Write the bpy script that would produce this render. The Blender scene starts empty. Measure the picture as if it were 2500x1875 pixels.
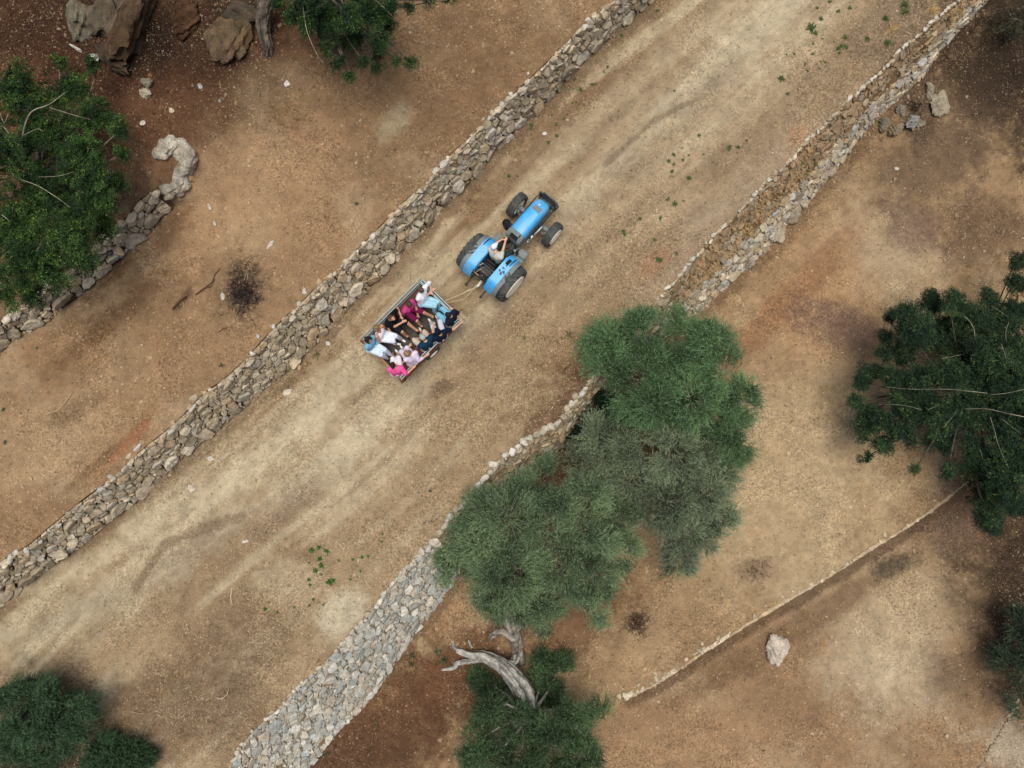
import bpy, bmesh, math, random
import numpy as np
from mathutils import Vector, Matrix
S = bpy.context.scene
COL = S.collection
rng = np.random.default_rng(11)
random.seed(11)

# ------------------------------------------------------------------ camera, sky, sun, exposure
F, H, NU, NV = 1720.0, 24.0, 1350.0, 1030.0          # focal length in photo pixels, height over the track, photo pixel straight below
cdir = Vector(((NU - 1250) / F, -(NV - 937.5) / F, -1)).normalized()
Q = cdir.rotation_difference(Vector((0, 0, -1)))
cam = bpy.data.cameras.new('camera'); camo = bpy.data.objects.new('camera', cam); COL.objects.link(camo)
camo.rotation_mode = 'QUATERNION'; camo.rotation_quaternion = Q; camo.location = (0, 0, H)
cam.sensor_width = 36; cam.lens = F / 2500 * 36; cam.clip_end = 1000; cam.clip_start = 0.1
S.camera = camo
R = math.radians
SUN_EL, SUN_AZ = R(86), R(60)                        # azimuth clockwise from +Y: a high, veiled sun
world = bpy.data.worlds.new('World'); S.world = world; world.use_nodes = True
wn = world.node_tree.nodes; bg = wn['Background']; sky = wn.new('ShaderNodeTexSky'); sky.sky_type = 'NISHITA'
sky.sun_disc = False; sky.sun_elevation = SUN_EL; sky.sun_rotation = SUN_AZ; sky.dust_density = 4.0; sky.air_density = 1.0; sky.ozone_density = 0.6
world.node_tree.links.new(sky.outputs[0], bg.inputs[0]); bg.inputs[1].default_value = 0.08
sl = bpy.data.lights.new('sun', 'SUN'); sl.energy = 2.6; sl.angle = R(42); sl.color = (1.0, 0.94, 0.86)
so = bpy.data.objects.new('sun', sl); COL.objects.link(so)
sd = Vector((math.sin(SUN_AZ) * math.cos(SUN_EL), math.cos(SUN_AZ) * math.cos(SUN_EL), math.sin(SUN_EL)))
so.rotation_mode = 'QUATERNION'; so.rotation_quaternion = (-sd).to_track_quat('-Z', 'Y')
S.view_settings.view_transform = 'Standard'; S.view_settings.look = 'None'
S.view_settings.exposure = 0.22; S.view_settings.gamma = 1.0
try:
    S.cycles.max_bounces = 6; S.cycles.transparent_max_bounces = 8
except Exception: pass

# ------------------------------------------------------------------ helpers
RM = np.array(Q.to_matrix())
def P(u, v, z=0.0):
    """photo pixel + height -> world point (scalars or arrays)"""
    u = np.asarray(u, float); v = np.asarray(v, float); z = np.asarray(z, float)
    d = np.stack([(u - 1250) / F, -(v - 937.5) / F, -np.ones_like(u)], -1) @ RM.T
    t = (z - H) / d[..., 2]
    return np.stack([d[..., 0] * t, d[..., 1] * t, z + 0 * t], -1)
def lin(c):
    c = np.asarray(c, float) / 255.0
    return np.where(c <= .04045, c / 12.92, ((c + .055) / 1.055) ** 2.4)
def hash2(ix, iy, s):
    n = (ix.astype(np.int64) * 374761393 + iy.astype(np.int64) * 668265263 + s * 974711) & 0x7fffffff
    n = ((n ^ (n >> 13)) * 1274126177) & 0x7fffffff
    return ((n ^ (n >> 16)) & 0xffff) / 65535.0
def vn(x, y, s=0):
    ix = np.floor(x); iy = np.floor(y); fx = x - ix; fy = y - iy
    fx = fx * fx * (3 - 2 * fx); fy = fy * fy * (3 - 2 * fy)
    a = hash2(ix, iy, s); b = hash2(ix + 1, iy, s); c = hash2(ix, iy + 1, s); d = hash2(ix + 1, iy + 1, s)
    return (a * (1 - fx) + b * fx) * (1 - fy) + (c * (1 - fx) + d * fx) * fy
def fbm(x, y, f=1.0, o=4, s=0):
    r = 0; a = .5; t = 0
    for k in range(o):
        r = r + a * vn(x * f + 13.7 * k, y * f - 7.3 * k, s + k); t += a; a *= .5; f *= 2.03
    return r / t                                       # 0..1
def sstep(a, b, x):
    t = np.clip((x - a) / (b - a), 0, 1); return t * t * (3 - 2 * t)

def tag(o, label=None, cat=None, group=None, kind=None):
    if label: o['label'] = label
    if cat: o['category'] = cat
    if group: o['group'] = group
    if kind: o['kind'] = kind
    return o
def link(o, parent=None):
    COL.objects.link(o)
    if parent is not None: o.parent = parent
    return o
def empty(name, loc, rz=0.0):
    o = bpy.data.objects.new(name, None); o.location = loc; o.rotation_euler = (0, 0, rz); o.empty_display_size = .2
    return link(o)
def copy_tree(o, parent=None):
    c = o.copy(); COL.objects.link(c)
    if parent is not None: c.parent = parent
    for ch in list(o.children): copy_tree(ch, c)
    return c
def fastmesh(name, V, Fc, mat, cols=None, parent=None, smooth=False, alpha=None):
    """V (n,3); Fc = (m,k) array of equal polygons; cols (n,3) linear"""
    me = bpy.data.meshes.new(name)
    V = np.ascontiguousarray(V, np.float32); Fc = np.ascontiguousarray(Fc, np.int32); m, k = Fc.shape
    me.vertices.add(len(V)); me.vertices.foreach_set('co', V.ravel())
    me.loops.add(m * k); me.loops.foreach_set('vertex_index', Fc.ravel())
    me.polygons.add(m); me.polygons.foreach_set('loop_start', np.arange(0, m * k, k, dtype=np.int32))
    me.polygons.foreach_set('use_smooth', np.full(m, smooth))
    if cols is not None:
        at = me.attributes.new('Col', 'FLOAT_COLOR', 'POINT')
        c4 = np.ones((len(V), 4), np.float32); c4[:, :3] = cols
        if alpha is not None: c4[:, 3] = alpha
        at.data.foreach_set('color', c4.ravel())
    me.update(calc_edges=True); me.validate()
    if mat: me.materials.append(mat)
    return link(bpy.data.objects.new(name, me), parent)
class MB:
    def __init__(s): s.v = []; s.f = []; s.c = []; s.n = 0
    def add(s, V, Fc, col=(1, 1, 1)):
        V = np.asarray(V, float).reshape(-1, 3)
        s.v.append(V); s.f += [tuple(int(i) + s.n for i in f) for f in Fc]; s.n += len(V)
        c = np.asarray(col, float); s.c.append(np.broadcast_to(c, (len(V), 3)) if c.ndim == 1 else c)
        return s
    def box(s, c, d, rot=None, col=(1, 1, 1), bev=0.0):
        c = np.asarray(c, float); hx, hy, hz = np.asarray(d, float) / 2
        b = min(bev, hx * .9, hy * .9, hz * .9)
        if b <= 0:
            V = np.array([(x, y, z) for z in (-hz, hz) for x, y in ((-hx, -hy), (hx, -hy), (hx, hy), (-hx, hy))])
            Fc = [(0, 3, 2, 1), (4, 5, 6, 7), (0, 1, 5, 4), (1, 2, 6, 5), (2, 3, 7, 6), (3, 0, 4, 7)]
        else:
            V = []; Fc = []
            prof = [(-hz, b), (-hz + b, 0), (hz - b, 0), (hz, b)]
            for z, i in prof:
                for x, y in ((-hx + b + i * 0, -hy + i), (hx - b, -hy + i), (hx - i, -hy + b), (hx - i, hy - b), (hx - b, hy - i), (-hx + b, hy - i), (-hx + i, hy - b), (-hx + i, -hy + b)):
                    V.append((x, y, z))
            for k in range(3):
                for j in range(8):
                    Fc.append((k * 8 + j, k * 8 + (j + 1) % 8, k * 8 + 8 + (j + 1) % 8, k * 8 + 8 + j))
            Fc.append(tuple(range(7, -1, -1))); Fc.append(tuple(range(24, 32))); V = np.array(V)
        if rot is not None: V = V @ np.array(rot).T
        return s.add(V + c, Fc, col)
    def tube(s, pts, rad, n=8, col=(1, 1, 1), cap=True):
        pts = np.asarray(pts, float); m = len(pts); rad = np.broadcast_to(np.asarray(rad, float), (m,))
        T = np.gradient(pts, axis=0); T /= np.linalg.norm(T, axis=1)[:, None] + 1e-9
        u = np.cross(T[0], (0, 0, 1)); 
        if np.linalg.norm(u) < 1e-3: u = np.cross(T[0], (1, 0, 0))
        V = []
        for i in range(m):
            u = u - T[i] * (u @ T[i]); u /= np.linalg.norm(u) + 1e-9; w = np.cross(T[i], u)
            a = np.arange(n) * 2 * np.pi / n
            V.append(pts[i] + rad[i] * (np.cos(a)[:, None] * u + np.sin(a)[:, None] * w))
        V = np.concatenate(V); Fc = []
        for i in range(m - 1):
            for j in range(n):
                Fc.append((i * n + j, i * n + (j + 1) % n, (i + 1) * n + (j + 1) % n, (i + 1) * n + j))
        if cap: Fc.append(tuple(range(n - 1, -1, -1))); Fc.append(tuple((m - 1) * n + j for j in range(n)))
        return s.add(V, Fc, col)
    def lathe(s, prof, axis='y', n=32, c=(0, 0, 0), col=(1, 1, 1)):
        """prof: (offset along the axis, radius) points"""
        V = []; m = len(prof)
        for o, r in prof:
            for j in range(n):
                a = 2 * np.pi * j / n; x, y = r * math.cos(a), r * math.sin(a)
                V.append({'y': (x, o, -y), 'z': (x, y, o), 'x': (o, x, y)}[axis])
        Fc = [(i * n + j, i * n + (j + 1) % n, (i + 1) * n + (j + 1) % n, (i + 1) * n + j) for i in range(m - 1) for j in range(n)]
        Fc = [f[::-1] for f in Fc] if axis != 'z' and False else Fc
        return s.add(np.array(V) + np.asarray(c, float), Fc, col)
    def ball(s, c, r, axes=None, n=12, m=8, col=(1, 1, 1)):
        c = np.asarray(c, float); r = np.broadcast_to(np.asarray(r, float), (3,)); V = []
        for i in range(m + 1):
            t = np.pi * i / m
            for j in range(n):
                a = 2 * np.pi * j / n; V.append((math.sin(t) * math.cos(a), math.sin(t) * math.sin(a), math.cos(t)))
        V = np.array(V) * r
        if axes is not None: V = V @ np.asarray(axes, float)
        Fc = [(i * n + j, (i + 1) * n + j, (i + 1) * n + (j + 1) % n, i * n + (j + 1) % n) for i in range(m) for j in range(n)]
        return s.add(V + c, Fc, col)
    def mesh(s, name):
        me = bpy.data.meshes.new(name)
        V = np.concatenate(s.v); me.from_pydata(V.tolist(), [], s.f)
        at = me.attributes.new('Col', 'FLOAT_COLOR', 'POINT')
        c4 = np.ones((len(V), 4), np.float32); c4[:, :3] = np.concatenate(s.c); at.data.foreach_set('color', c4.ravel())
        return me
    def build(s, name, mat, parent=None, smooth=False, fix=True):
        me = s.mesh(name)
        if fix:
            bm = bmesh.new(); bm.from_mesh(me); bmesh.ops.remove_doubles(bm, verts=bm.verts, dist=1e-5)
            bmesh.ops.recalc_face_normals(bm, faces=bm.faces); bm.to_mesh(me); bm.free()
        if smooth:
            me.polygons.foreach_set('use_smooth', np.full(len(me.polygons), True))
            if smooth != 'all':
                try: me.set_sharp_from_angle(angle=R(38))
                except Exception: pass
        if mat: me.materials.append(mat)
        return link(bpy.data.objects.new(name, me), parent)

def mat(name, col=None, rough=.85, var=.2, scale=5.0, bump=0.0, bscale=30.0, metal=0.0, spec=.3, attr=False, trans=0.0, fine=0.0, dirt=None, coat=0.0):
    """procedural material: colour (or the mesh's own Col) broken up by two noises, with a bump"""
    m = bpy.data.materials.new(name); m.use_nodes = True; nt = m.node_tree; N = nt.nodes; L = nt.links
    b = N['Principled BSDF']; b.inputs['Roughness'].default_value = rough; b.inputs['Metallic'].default_value = metal
    b.inputs['Specular IOR Level'].default_value = spec
    if coat: b.inputs['Coat Weight'].default_value = coat
    tc = N.new('ShaderNodeTexCoord')
    def noise(sc, det=4):
        n = N.new('ShaderNodeTexNoise'); n.inputs['Scale'].default_value = sc; n.inputs['Detail'].default_value = det
        L.new(tc.outputs['Object'], n.inputs['Vector']); return n.outputs['Fac']
    if attr:
        a = N.new('ShaderNodeAttribute'); a.attribute_name = 'Col'; c = a.outputs['Color']
    else:
        a = N.new('ShaderNodeRGB'); a.outputs[0].default_value = (*col, 1); c = a.outputs[0]
    def mul(c, fac, v):
        mr = N.new('ShaderNodeMapRange'); L.new(fac, mr.inputs[0]); mr.inputs[1].default_value = .3; mr.inputs[2].default_value = .7
        mr.inputs[3].default_value = 1 - v; mr.inputs[4].default_value = 1 + v
        mx = N.new('ShaderNodeVectorMath'); mx.operation = 'SCALE'; L.new(c, mx.inputs[0]); L.new(mr.outputs[0], mx.inputs['Scale']); return mx.outputs[0]
    if var: c = mul(c, noise(scale), var)
    if fine: c = mul(c, noise(scale * 9, 3), fine)
    if dirt is not None:
        dc, amt = dirt; mx = N.new('ShaderNodeMix'); mx.data_type = 'RGBA'; mr = N.new('ShaderNodeMapRange'); L.new(noise(scale * .7, 6), mr.inputs[0])
        mr.inputs[1].default_value = .45; mr.inputs[2].default_value = .75; mr.inputs[4].default_value = amt
        L.new(mr.outputs[0], mx.inputs[0]); L.new(c, mx.inputs[6]); mx.inputs[7].default_value = (*dc, 1); c = mx.outputs[2]
    L.new(c, b.inputs['Base Color'])
    if bump:
        bp = N.new('ShaderNodeBump'); bp.inputs['Strength'].default_value = min(1, bump); bp.inputs['Distance'].default_value = .02 * max(1, bump)
        L.new(noise(bscale, 6), bp.inputs['Height']); L.new(bp.outputs[0], b.inputs['Normal'])
    if trans:
        t = N.new('ShaderNodeBsdfTranslucent'); L.new(c, t.inputs[0]); ms = N.new('ShaderNodeMixShader'); ms.inputs[0].default_value = trans
        L.new(b.outputs[0], ms.inputs[1]); L.new(t.outputs[0], ms.inputs[2]); L.new(ms.outputs[0], N['Material Output'].inputs[0])
    return m
# ------------------------------------------------------------------ terraces: wall lines traced on the photo, put at their own heights
A42 = R(42); AX = np.array([math.cos(A42), math.sin(A42)]); BX = np.array([math.sin(A42), -math.cos(A42)])
ZT = [2.5, 1.55, 0.0, -2.5, -3.0]                      # terrace levels from the upper left to the lower right
def ab(p): return p[..., :2] @ AX, p[..., :2] @ BX
def xyz(a, b, z):
    a = np.asarray(a, float); b = np.asarray(b, float)
    xy = a[..., None] * AX + b[..., None] * BX; return np.concatenate([xy, (np.zeros_like(a) + z)[..., None]], -1)
class Line:
    def __init__(s, px, z):
        p = P(np.array([q[0] for q in px], float), np.array([q[1] for q in px], float), z); a, b = ab(p)
        o = np.argsort(a); a = a[o]; b = b[o]; s.a0, s.a1 = a[0], a[-1]
        sl = (b[-1] - b[0]) / (a[-1] - a[0]); sl = np.clip(sl, -.25, .25)
        s.a = np.concatenate([[a[0] - 300], a, [a[-1] + 300]]); s.b = np.concatenate([[b[0] - 300 * sl], b, [b[-1] + 300 * sl]])
    def __call__(s, a): return np.interp(a, s.a, s.b)
W0T = [(0, 782), (22, 763), (80, 730), (137, 683), (181, 651), (217, 611), (253, 589), (282, 557), (315, 531), (336, 499), (365, 474), (391, 452)]
W0F = [(0, 846), (33, 828), (87, 803), (116, 788), (155, 752), (199, 720), (228, 691), (278, 647), (311, 615), (340, 582), (365, 557), (385, 528), (416, 490)]
W1T = [(10, 1368), (66, 1341), (116, 1295), (166, 1255), (215, 1215), (265, 1182), (315, 1129), (348, 1102), (398, 1063), (431, 1036), (464, 1003), (500, 960), (530, 945), (560, 921), (590, 891), (621, 863), (636, 839), (669, 809), (696, 776), (729, 752), (762, 716), (801, 680), (832, 655), (853, 628), (880, 607), (907, 580), (931, 556), (1000, 484), (1047, 446), (1073, 411), (1108, 373), (1139, 351), (1165, 320), (1203, 282), (1231, 253), (1269, 222), (1316, 177), (1342, 152), (1392, 98), (1421, 66), (1459, 41), (1494, 9), (1510, -5)]
W1F = [(0, 1480), (33, 1457), (76, 1417), (116, 1391), (166, 1354), (232, 1308), (282, 1258), (331, 1228), (368, 1195), (398, 1162), (431, 1132), (464, 1102), (497, 1076), (530, 1046), (563, 1020), (605, 990), (627, 963), (669, 930), (700, 905), (740, 870), (771, 840), (801, 803), (841, 761), (892, 713), (934, 674), (961, 646), (994, 610), (1036, 562), (1089, 497), (1142, 453), (1177, 411), (1203, 380), (1241, 345), (1263, 320), (1288, 291), (1332, 247), (1367, 215), (1411, 161), (1453, 123), (1491, 82), (1525, 47), (1563, 16), (1579, 0)]
W2T = [(2334, 3), (2280, 52), (2231, 95), (2185, 136), (2136, 187), (2106, 214), (2074, 244), (2041, 277), (2017, 303), (1964, 353), (1911, 409), (1865, 452), (1812, 506), (1765, 555), (1725, 595), (1686, 638), (1646, 688), (1609, 728), (1560, 780), (1500, 850), (1425, 950), (1389, 996), (1358, 1037), (1328, 1050), (1287, 1068), (1230, 1119), (1205, 1139), (1159, 1196), (1113, 1252), (1077, 1298), (1046, 1334), (1010, 1370), (989, 1390), (944, 1435), (916, 1480), (881, 1518), (854, 1550), (819, 1588), (790, 1622), (739, 1664), (694, 1716), (663, 1744), (621, 1782), (590, 1820), (566, 1862), (555, 1880)]
W2F = [(2413, 0), (2388, 22), (2356, 60), (2320, 95), (2288, 130), (2270, 165), (2235, 205), (2195, 240), (2150, 280), (2120, 310), (2090, 345), (2063, 388), (2027, 425), (2004, 459), (1964, 502), (1938, 532), (1900, 575), (1878, 608), (1845, 628), (1815, 658), (1779, 698), (1745, 728), (1712, 758), (1655, 800), (1580, 862), (1515, 925), (1440, 1012), (1395, 1078), (1325, 1122), (1262, 1178), (1195, 1262), (1135, 1372), (1100, 1432), (1055, 1494), (1020, 1539), (996, 1574), (964, 1619), (940, 1660), (909, 1699), (874, 1744), (833, 1775), (802, 1820), (770, 1858), (756, 1876)]
W3T = [(1531, 1706), (1591, 1676), (1632, 1650), (1678, 1620), (1724, 1588), (1775, 1556), (1821, 1528), (1872, 1498), (1923, 1466), (1987, 1429), (2052, 1390), (2135, 1337), (2218, 1284), (2287, 1238), (2356, 1182)]
T0, F0_ = Line(W0T, ZT[0]), Line(W0F, ZT[1])
T1, F1_ = Line(W1T, ZT[1]), Line(W1F, ZT[2])
T2, F2_ = Line(W2T, ZT[2]), Line(W2F, ZT[3])
F0 = lambda a: np.maximum(F0_(a), T0(a) + .25)
F1 = lambda a: np.maximum(F1_(a), T1(a) + .25)
F2 = lambda a: np.maximum(F2_(a), T2(a) + .35)
T3 = Line(W3T, ZT[3])
F3 = lambda a: T3(a) + .10
A0END = F0_.a1; A3START = T3.a0
def relief(x, y):
    return (fbm(x, y, .45, 3, 5) - .5) * .22 + (fbm(x, y, 1.9, 4, 9) - .5) * .12 + (fbm(x, y, 7, 2, 21) - .5) * .05
def steps(a):
    k0 = np.clip((a - A0END) / 3, 0, 1) * 2.2; k3 = np.clip((A3START - a) / 3, 0, 1) * 3.0
    return [(T0(a) - k0, F0(a) + k0, ZT[0] - ZT[1], a < A0END + .05), (T1(a), F1(a), ZT[1] - ZT[2], a > -1e9),
            (T2(a), F2(a), ZT[2] - ZT[3], a > -1e9), (T3(a) - k3, F3(a) + k3, ZT[3] - ZT[4], a > A3START)]
RUTS = []
def ground_z(x, y):
    p = np.stack([x, y], -1); a = p @ AX; b = p @ BX
    z = np.full_like(a, ZT[0])
    for bt, bf, d, m in steps(a):
        s = np.clip((b - bt) / (bf - bt), 0, 1)
        z -= d * s
        z -= np.where(m, .30 * np.clip(np.sin(np.pi * s) * 2.5, 0, 1), 0)
    z = z + relief(x, y)
    for w, dep, pl in RUTS: z = z - dep * np.exp(-(pdist(x, y, pl) / w) ** 2)
    return z
def pdist(x, y, pl):
    d = np.full(x.shape, 1e9)
    for (ax, ay), (bx, by) in zip(pl[:-1], pl[1:]):
        vx, vy = bx - ax, by - ay; t = np.clip(((x - ax) * vx + (y - ay) * vy) / (vx * vx + vy * vy), 0, 1)
        d = np.minimum(d, np.hypot(x - ax - t * vx, y - ay - t * vy))
    return d
def road_line(px, z=0.0): return [tuple(P(u, v, z)[:2]) for u, v in px]
RUT_A = road_line([(-60, 1600), (120, 1530), (300, 1450), (430, 1380), (560, 1290), (700, 1205), (860, 1080), (990, 960), (1100, 860), (1230, 740)])
RUT_B = road_line([(-40, 1460), (150, 1400), (330, 1320), (520, 1190), (640, 1110), (780, 1000), (900, 900)])
RUT_C = road_line([(1380, 560), (1470, 440), (1560, 330), (1650, 255), (1740, 190), (1820, 110), (1950, -20)])
RUT_D = road_line([(1290, 470), (1360, 380), (1440, 300), (1540, 210), (1660, 110), (1760, 20)])
RUTS += [(.22, .05, RUT_A), (.22, .04, RUT_B), (.25, .05, RUT_C), (.25, .04, RUT_D)]

# ground sheet: fine in view, coarse out to the horizon
def axis(lo, hi, st):
    mid = np.arange(lo, hi + st / 2, st); e = np.cumsum(st * 1.5 ** np.arange(1, 18)); e = e[e < 260]
    return np.concatenate([lo - e[::-1], mid, hi + e])
gx = axis(-20.5, 20.5, .062); gy = axis(-15.0, 16.0, .062)
GX, GY = np.meshgrid(gx, gy, indexing='ij'); GZ = ground_z(GX, GY)
ga = GX * AX[0] + GY * AX[1]; gb = GX * BX[0] + GY * BX[1]

# soil: earth tones (red earth, pale dust, burnt patches) plus painted shade, in linear albedo
base = [(92, 57, 33), (148, 110, 73), (158, 126, 90), (152, 116, 78), (146, 109, 74)]
st = steps(ga); Cc = np.broadcast_to(lin(base[0]), GX.shape + (3,)).copy()
for i, (bt, bf, d, m) in enumerate(st):
    s = sstep(0, 1, np.clip((gb - bt) / (bf - bt), 0, 1))[..., None]; Cc = Cc * (1 - s) + lin(base[i + 1]) * s
N1 = fbm(GX, GY, .35, 4, 31); N2 = fbm(GX, GY, 1.1, 4, 41); N3 = fbm(GX, GY, 3.2, 3, 51); N4 = fbm(GX, GY, 9.0, 3, 55)
def lay(col, w):
    global Cc
    w = np.clip(w, 0, 1)[..., None]; Cc = Cc * (1 - w) + lin(col) * w
def blob(u, v, ru, rv, ang, col, k=1.0, z=0, soft=.6, nz=.5):
    p = P(u, v, z); s = (H - z) / F; c, sn = math.cos(R(ang)), math.sin(R(ang))
    dx, dy = GX - p[0], GY - p[1]; q = np.hypot((dx * c + dy * sn) / (ru * s), (-dx * sn + dy * c) / (rv * s))
    q = q + (N2 - .5) * nz * 1.7 + (N3 - .5) * nz * 1.2 + (N4 - .5) * nz * 1.1
    lay(col, k * (1 - sstep(1 - soft, 1 + soft * .6, q)))
def strk(pl, w, col, k, nz=.5):
    q = pdist(GX, GY, pl) / w + (N2 - .5) * nz * 2 + (N3 - .5) * nz * 1.4 + (N4 - .5) * nz * 1.2
    lay(col, k * (1 - sstep(.4, 1.2, q)))
lay((126, 92, 60), sstep(.50, .70, N1) * .4); lay((176, 144, 108), sstep(.52, .72, fbm(GX, GY, .5, 4, 61)) * .4)
# upper left terraces
z1 = ZT[1]; z0 = ZT[0]; z3 = ZT[3]; z4 = ZT[4]
blob(1050, 200, 330, 220, 40, (118, 84, 54), .8, z1); blob(830, 300, 260, 150, 30, (134, 98, 64), .5, z1)
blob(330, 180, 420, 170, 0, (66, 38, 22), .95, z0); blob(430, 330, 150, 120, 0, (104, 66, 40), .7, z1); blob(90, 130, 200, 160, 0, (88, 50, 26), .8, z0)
blob(150, 480, 230, 240, 0, (86, 52, 30), .9, z0); blob(330, 430, 90, 80, 0, (104, 72, 48), .8, z0)
blob(620, 480, 260, 140, 30, (166, 124, 84), .7, z1); blob(690, 230, 120, 70, 10, (134, 104, 72), .6, z1); blob(960, 300, 50, 30, 40, (158, 136, 104), .7, z1)
blob(230, 900, 300, 110, 35, (134, 98, 62), .6, z1); blob(120, 1060, 240, 120, 30, (166, 130, 92), .6, z1)
blob(330, 1060, 110, 18, 48, (150, 92, 52), .9, z1); blob(240, 1130, 100, 12, 40, (112, 78, 48), .7, z1); blob(450, 730, 40, 10, 55, (92, 62, 42), .8, z1)
blob(190, 1000, 90, 30, 30, (104, 74, 48), .5, z1)
blob(255, 800, 230, 28, 38, (112, 76, 46), .75, z1); blob(420, 560, 90, 30, 50, (110, 74, 46), .6, z1); blob(450, 420, 50, 60, 0, (140, 92, 56), .6, z1)
blob(590, 705, 52, 80, 15, (42, 34, 32), .95, z1, .5, .9); blob(580, 700, 90, 110, 10, (112, 84, 58), .6, z1)
# the track
blob(560, 1150, 500, 130, 42, (176, 150, 116), .65, 0); blob(850, 1080, 260, 110, 42, (182, 156, 122), .6, 0); blob(180, 1500, 260, 100, 28, (168, 146, 114), .6, 0)
blob(1750, 200, 430, 130, 45, (180, 152, 118), .55, 0); blob(1480, 520, 260, 110, 48, (170, 138, 102), .5, 0)
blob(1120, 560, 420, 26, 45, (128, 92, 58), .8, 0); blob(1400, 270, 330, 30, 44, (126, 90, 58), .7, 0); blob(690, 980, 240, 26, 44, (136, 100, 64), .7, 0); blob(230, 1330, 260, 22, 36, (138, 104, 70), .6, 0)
roadm = sstep(0, .6, gb - F1(ga)) * sstep(0, .8, T2(ga) - gb)
Sn = fbm(ga * .16 + 40, gb * 1.9 + 40 + .5 * np.sin(ga * .35), 1.0, 4, 91); Sm = fbm(ga * .5 + 90, gb * 4.5 + 90, 1.0, 3, 95)
lay((192, 168, 134), sstep(.52, .74, Sn) * .55 * roadm); lay((134, 106, 78), sstep(.54, .76, 1 - Sn) * .55 * roadm); lay((146, 118, 88), sstep(.58, .76, Sm) * .4 * roadm)
strk([tuple(xyz(np.array([a_]), F1(np.array([a_])) + .18, 0)[0][:2]) for a_ in np.arange(-22, 19, 1.2)], .3, (104, 76, 50), .6, .7)  # shade at the long wall's foot painted into the soil
strk([tuple(xyz(np.array([a_]), F2(np.array([a_])) + .15, 0)[0][:2]) for a_ in np.arange(-20, 26, 1.2)], .35, (102, 72, 48), .65, .7)  # reddish foot soil, with shade below the wall painted in
blob(650, 1520, 170, 120, 30, (142, 112, 78), .6, 0); blob(420, 1720, 330, 110, 40, (112, 84, 58), .8, 0); blob(560, 1750, 150, 90, 40, (118, 92, 66), .6, 0); blob(80, 1790, 200, 160, 0, (86, 62, 42), .8, 0)
blob(1010, 1250, 220, 90, 45, (146, 114, 78), .6, 0); blob(1250, 920, 200, 130, 45, (150, 118, 80), .6, 0); blob(1380, 850, 110, 60, 48, (140, 104, 70), .6, 0)
blob(1830, 470, 420, 60, 44, (152, 124, 98), .7, 0); blob(1950, 330, 40, 25, 45, (178, 128, 84), .7, 0); blob(1600, 640, 50, 25, 40, (150, 100, 62), .7, 0); blob(2190, 70, 140, 90, 45, (120, 94, 70), .75, 0)
blob(1290, 760, 160, 34, 46, (138, 106, 72), .55, 0); blob(1040, 960, 70, 22, 20, (120, 92, 66), .8, 0); blob(1080, 940, 26, 18, 20, (112, 84, 60), .9, 0)
blob(830, 1500, 80, 45, 40, (188, 168, 140), .85, 0); blob(700, 1420, 90, 60, 0, (178, 150, 116), .7, 0)
strk(RUT_A, .5, (160, 138, 112), .40); strk(RUT_B, .5, (184, 160, 128), .5); strk(RUT_C, .5, (150, 126, 102), .45); strk(RUT_D, .5, (178, 150, 116), .45)
for u, v, a_, b_, k_ in ((850, 1095, 120, 42, .8), (960, 1000, 110, 30, .6), (560, 1180, 170, 40, .6), (330, 1290, 150, 36, .5), (1640, 290, 150, 40, .5), (1840, 90, 160, 60, .55), (1420, 480, 110, 34, .5), (770, 1030, 80, 30, .6)): blob(u, v, a_, b_, 42, (194, 170, 136), k_, 0, .7, .7)
for u, v, a_, b_ in ((700, 1250, 130, 26), (470, 1330, 110, 24), (1170, 830, 110, 22), (1560, 420, 120, 26), (1720, 230, 120, 26), (1480, 300, 90, 20)): blob(u, v, a_, b_, 42, (132, 106, 80), .55, 0, .7, .8)
strk(road_line([(330, 1440), (400, 1330), (470, 1300), (590, 1260)]), .2, (128, 100, 72), .7); strk(road_line([(1480, 400), (1600, 290), (1700, 240)]), .14, (118, 92, 68), .6)
strk(road_line([(860, 980), (960, 900), (1090, 800), (1180, 720)]), .18, (132, 104, 76), .6)
# lower right terraces
blob(1880, 1150, 330, 330, 40, (178, 146, 108), .75, z3); blob(2030, 700, 260, 120, 50, (166, 122, 80), .7, z3); blob(2180, 620, 110, 180, 30, (176, 148, 116), .6, z3)
blob(1900, 760, 300, 40, 46, (140, 94, 58), .8, z3); blob(2060, 800, 55, 110, 70, (116, 84, 70), .85, z3); blob(2230, 560, 75, 60, 0, (122, 92, 76), .75, z3); blob(2390, 560, 120, 120, 0, (100, 72, 52), .8, z3)
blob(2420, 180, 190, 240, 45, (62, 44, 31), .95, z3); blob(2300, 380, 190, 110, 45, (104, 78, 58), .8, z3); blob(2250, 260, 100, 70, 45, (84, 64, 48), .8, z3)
blob(1560, 1480, 200, 110, 20, (146, 112, 76), .7, z3); blob(1400, 1500, 180, 120, 40, (112, 76, 48), .85, z3); blob(1550, 1520, 34, 34, 0, (66, 46, 36), .95, z3); blob(1850, 1390, 50, 28, 0, (112, 84, 66), .6, z3)
blob(930, 1790, 260, 190, 40, (104, 66, 38), .9, z3); blob(1130, 1640, 200, 120, 20, (100, 62, 36), .9, z3); blob(1500, 1650, 120, 60, 30, (164, 126, 86), .6, z3)
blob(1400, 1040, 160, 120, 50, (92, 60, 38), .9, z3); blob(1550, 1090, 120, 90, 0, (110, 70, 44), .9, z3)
blob(2180, 1580, 150, 180, 0, (186, 160, 130), .8, z4, .8); blob(2250, 1450, 240, 130, 20, (166, 134, 98), .6, z4); blob(2450, 1450, 120, 330, 10, (72, 51, 36), .9, z4, .8); blob(2330, 1640, 70, 70, 0, (100, 72, 50), .7, z4)
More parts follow.
